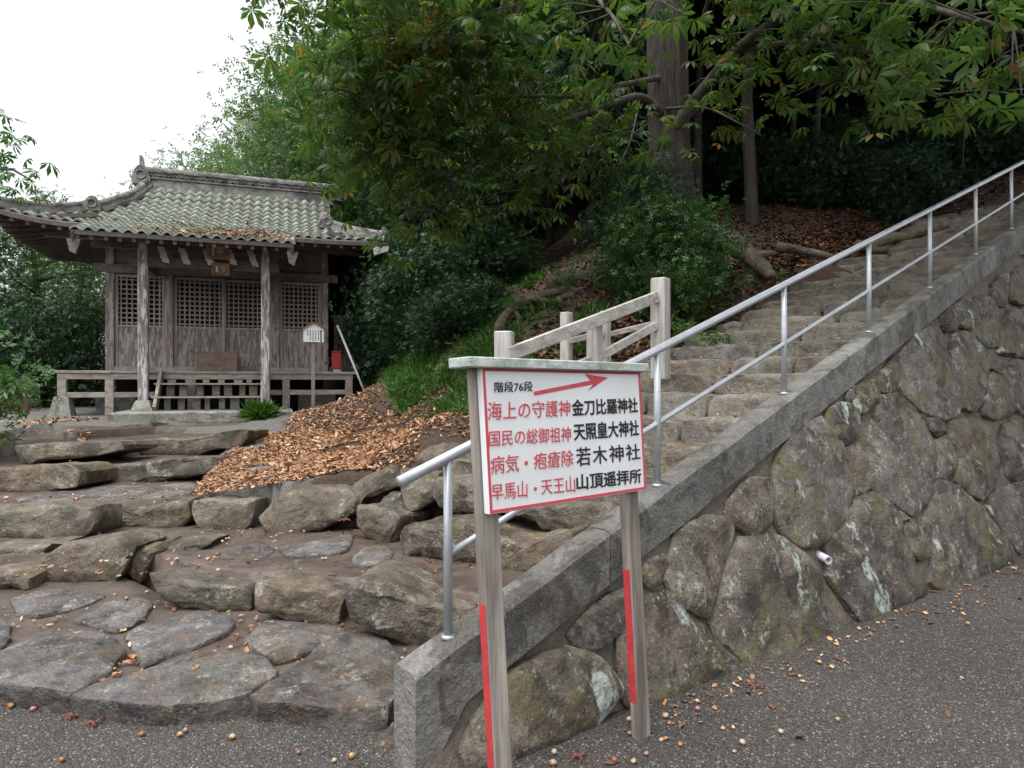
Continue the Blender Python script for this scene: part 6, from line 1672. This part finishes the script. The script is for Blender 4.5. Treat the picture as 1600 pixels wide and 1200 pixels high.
def drop(px_, py_, h, what, label, cat, group, name, sc=1.0):
    p = at_height(px_, py_, h) if h != 'ter' else at_terrace(px_, py_, .022)
    o = bpy.data.objects.new(name, what); COL.objects.link(o); o.location = p; o.rotation_euler = (0, 0, random.random() * 6.28); o.scale = (sc, sc, sc)
    return tag(o, label, cat, group)
G0 = 'husks and nuts on the gravel by the wall'; G1 = 'husks and nuts on the gravel before the flagstones'
for px_, py_, k_, lb in [(983, 1127, 'gold', 'golden husk right against the foot of the far sign post'), (1003, 1141, 'pale', 'pale husk between the two sign posts by the far post foot'), (984, 1148, 'pink', 'pinkish nut beside the far post foot'), (1040, 1122, 'gold', 'golden husk just right of the far sign post'), (1063, 1165, 'pale', 'pale husk in front of the far sign post'), (1089, 1098, 'gold', 'golden husk below the large brown wall stone'), (1090, 1110, 'pink', 'pinkish nut below the large brown wall stone'), (1129, 1140, 'pale', 'pale husk standing out on open gravel'), (1148, 1176, 'pale', 'pale husk nearest the viewer on the gravel'), (1160, 1163, 'gold', 'golden husk near the front of the gravel'), (1220, 1146, 'gold', 'large golden husk alone on the gravel'), (1309, 1127, 'gold', 'golden husk on open gravel beyond the long dry leaf'), (1280, 1037, 'gold', 'golden husk under the mossy wall stone'), (1249, 1058, 'pale', 'pale shell fragment under the mossy wall stone'), (1312, 1000, 'pale', 'pale husk at the corner of the mossy wall stone'), (1339, 1004, 'pale', 'pale husk beside the drain-side leaves'), (1342, 985, 'gold', 'golden husk beneath the drain pipe'), (1503, 1061, 'pale', 'pale husk far out on the gravel'), (1512, 977, 'gold', 'golden husk among dry leaves along the wall foot'), (1527, 942, 'pale', 'pinkish shell on gravel along the wall foot'), (1576, 882, 'gold', 'golden nut touching the last wall stone'), (864, 1196, 'gold', 'golden husk at the picture edge between the posts'), (866, 1178, 'gold', 'golden husk by the rounded first wall stone'), (960, 1190, 'brown', 'brown nut on gravel before the rounded stone'), (1010, 1180, 'pink', 'dull nut half under the leaf in front of the sign'), (990, 1193, 'gold', 'big golden husk near the front between posts')]:
    drop(px_, py_, .002, NM[k_], lb, 'husk', G0, 'chestnut_husk', random.uniform(.85, 1.15))
for px_, py_, k_, lb in [(52, 1111, 'pink', 'pale pink nut in front of the outermost flagstone'), (222, 1150, 'brown', 'dark red nut on the gravel before the middle flagstone'), (281, 1151, 'gold', 'golden half of a touching pair of nuts on gravel'), (290, 1144, 'pink', 'pinkish half of a touching pair of nuts on gravel'), (363, 1155, 'gold', 'yellow chestnut lying before the wet flagstone'), (467, 1178, 'brown', 'brown nut nearest the wet flagstone'), (523, 1190, 'pale', 'open pale husk at the picture edge'), (550, 1185, 'gold', 'golden husk near the corner boulder'), (97, 1190, 'brown', 'brown nut at the picture edge'), (15, 1107, 'husk', 'orange husk by the outermost flagstone front')]:
    drop(px_, py_, .002, NM[k_], lb, 'husk', G1, 'chestnut_husk', random.uniform(.9, 1.2))
for px_, py_, h, k_, lb in [(305, 1048, 'ter', 'husk', 'curled orange husk in the middle of the big flagstone'), (207, 1031, 'ter', 'husk', 'orange husk in the joint between three flagstones'), (198, 937, 'ter', 'gold', 'golden nut at the back of the flagstones'), (230, 927, 'ter', 'gold', 'golden nut under the first riser stone'), (180, 932, 'ter', 'pink', 'grey nut at the back of the flagstones'), (537, 1061, 'ter', 'husk', 'orange husk on the wet brown flagstone'), (325, 876, .36, 'gold', 'golden nut on the second tread'), (335, 872, .36, 'pale', 'pale husk on the second tread'), (396, 869, .36, 'pale', 'pale husk on the edge of the second tread flag'), (348, 848, .36, 'gold', 'golden husk on the damp second tread'), (354, 843, .36, 'pale', 'pale husk on the damp second tread'), (432, 838, .37, 'pale', 'pale husk below the rounded edging boulder'), (455, 833, .37, 'gold', 'orange leaf-like husk below the edging boulder'), (475, 831, .37, 'pale', 'pale ring-like husk below the edging boulder'), (628, 1030, 'ter', 'pale', 'pale husk wedged at the top of the coping foot'), (620, 1062, 'ter', 'pale', 'white husk wedged beside the coping foot'), (622, 1080, 'ter', 'gold', 'orange husk wedged beside the coping foot'), (110, 722, .755, 'gold', 'orange husk on the fourth step'), (206, 780, .56, 'husk', 'orange husk on the third step edge'), (118, 782, .56, 'husk', 'orange leaf husk on the third step')]:
    drop(px_, py_, h, NM[k_], lb, 'husk', 'husks and nuts on the stone steps', 'chestnut_husk', random.uniform(.9, 1.15))
for px_, py_, k_, lb in [(1480, 1116, 0, 'long pale dry leaf alone in the middle of the gravel'), (1310, 1030, 1, 'short brown leaf below the mossy wall stone'), (1365, 985, 2, 'curled orange leaf below the white-streaked stone'), (1330, 963, 1, 'brown leaf at the foot of the white-streaked stone'), (1460, 925, 1, 'orange leaf in the gap between two wall stones'), (1490, 950, 0, 'long orange leaf on gravel beyond the white-streaked stone'), (1465, 958, 2, 'brown curled leaf near the long orange leaf'), (1425, 955, 2, 'orange curled leaf against the wall foot'), (1550, 935, 0, 'dark brown leaf lying on gravel near the picture edge'), (1575, 968, 0, 'long orange leaf near the picture edge'), (1570, 897, 0, 'long pale leaf along the wall foot'), (1107, 1085, 2, 'orange leaf standing against the brown wall stone'), (1205, 1105, 2, 'thin orange leaf on open gravel'), (1148, 1066, 2, 'reddish leaf scrap beside the brown wall stone'), (955, 1192, 1, 'short pink-brown leaf roll between the sign posts'), (1240, 1055, 2, 'small orange scrap on gravel'), (1540, 915, 1, 'orange leaf close under the last wall stones'), (1590, 895, 2, 'orange scrap beyond the last wall stones')]:
    drop(px_, py_, .002, LM[k_], lb, 'leaf', 'single dry leaves on the gravel', 'dry_leaf', random.uniform(.9, 1.2))
for px_, py_, h, lb in [(115, 1122, .002, 'reddish stalk cluster lying before the outermost flagstone'), (147, 1133, .002, 'small reddish stalk before the outermost flagstone'), (368, 1003, 'ter', 'branching red stalk between two flagstones'), (540, 815, .45, 'red stalk cluster below the edging boulder'), (672, 880, .40, 'red stalk cluster on the tread behind the rail post'), (1178, 1075, .002, 'dark red stalk cluster on the gravel by the brown stone'), (905, 1185, .002, 'red-brown stalk between the two sign posts')]:
    drop(px_, py_, h, SMh, lb, 'stalk', 'red flower stalks on the ground', 'fallen_stalk', random.uniform(1.0, 1.4))

# ------------------------------------------------------------------ loose grit on the gravel near the viewer
r6 = np.random.default_rng(77); n_ = 34000
px_ = r6.uniform(-120, 1720, n_); py_ = 600 + (F * CZ) / r6.uniform(2.2, 6.2, n_)
Yg = F * CZ / (py_ - 600); Xg = (px_ - 800) / F * Yg
tg = (Xg - P0.x) * U.x + (Yg - P0.y) * U.y; ng = (Xg - P0.x) * NN.x + (Yg - P0.y) * NN.y
okr = (ng < -(CW / 2 + 0.05 + np.maximum(0.03, A_[0] * tg + A_[1]))) & (px_ > 640)
okl = (px_ <= 640) & (py_ > 1092 + 30 * (px_ > 100)) & (Yg < 3.35)
kk = okr | okl; Xg, Yg = Xg[kk], Yg[kk]
oct_v = np.array([(1, 0, 0), (-1, 0, 0), (0, 1, 0), (0, -1, 0), (0, 0, 1), (0, 0, -1)], float); oct_f = np.array([(0, 2, 4), (2, 1, 4), (1, 3, 4), (3, 0, 4)])
sz = r6.uniform(.0025, .0065, (len(Xg), 3)) * np.array((1, 1, .7)); an = r6.random(len(Xg)) * 6.28
vv_ = oct_v[None] * sz[:, None, :]; c_, s_ = np.cos(an)[:, None], np.sin(an)[:, None]
vv_ = np.stack([vv_[..., 0] * c_ - vv_[..., 1] * s_, vv_[..., 0] * s_ + vv_[..., 1] * c_, vv_[..., 2] + .001], -1) + np.stack([Xg, Yg, np.zeros_like(Xg)], -1)[:, None, :]
ff_ = (oct_f[None] + (np.arange(len(Xg)) * 6)[:, None, None]).reshape(-1, 3)
M['grit'] = litter_mat('grit_material', [(0.05, 0.047, 0.044), (0.11, 0.104, 0.098), (0.17, 0.162, 0.152), (0.075, 0.066, 0.058), (0.24, 0.232, 0.22), (0.13, 0.115, 0.10), (0.06, 0.055, 0.052)])
tag(link('gravel', fast_mesh('gravel', vv_.reshape(-1, 3), 3, ff_), mat=M['grit']), 'loose grey grit scattered over the ground before the wall', 'gravel', kind='stuff')

# crumbs of leaf and husk trodden into the earth of the path and treads
cr = []
for _ in range(420):
    px_, py_ = r6.uniform(0, 640), r6.uniform(930, 1075); p = at_terrace(px_, py_, .0); cr.append((p.x, p.y, p.z + .004))
for _ in range(260):
    px_, py_ = r6.uniform(-60, 760), r6.uniform(826, 900); p = at_height(px_, py_, .345); cr.append(tuple(p))
for _ in range(160):
    px_, py_ = r6.uniform(-60, 400), r6.uniform(752, 785); p = at_height(px_, py_, .565); cr.append(tuple(p))
for k in range(3, 20):
    for _ in range(26):
        t_ = ST[k][0] + r6.uniform(.04, .46); p = plan(t_, r6.uniform(.15, 2.4) if _ % 2 else 2.45 - abs(r6.normal()) * .3); cr.append((p.x, p.y, ST[k][1] + .018))
for _ in range(240):      # blown against the foot of the wall
    t_ = r6.uniform(.6, 7.5) ** 1.0; p = plan(t_, -CW / 2 - base_off(t_) - .03 - abs(r6.normal()) * .16); cr.append((p.x, p.y, .008))
cr = np.array(cr)
tag(leaf_obj('leaf_crumbs', cr, r6.uniform(.012, .042, len(cr)), 'chip', M['litter'], None, r6, tilt=.3), 'crumbs of dead leaf trodden into the steps and path', 'leaves', kind='stuff')
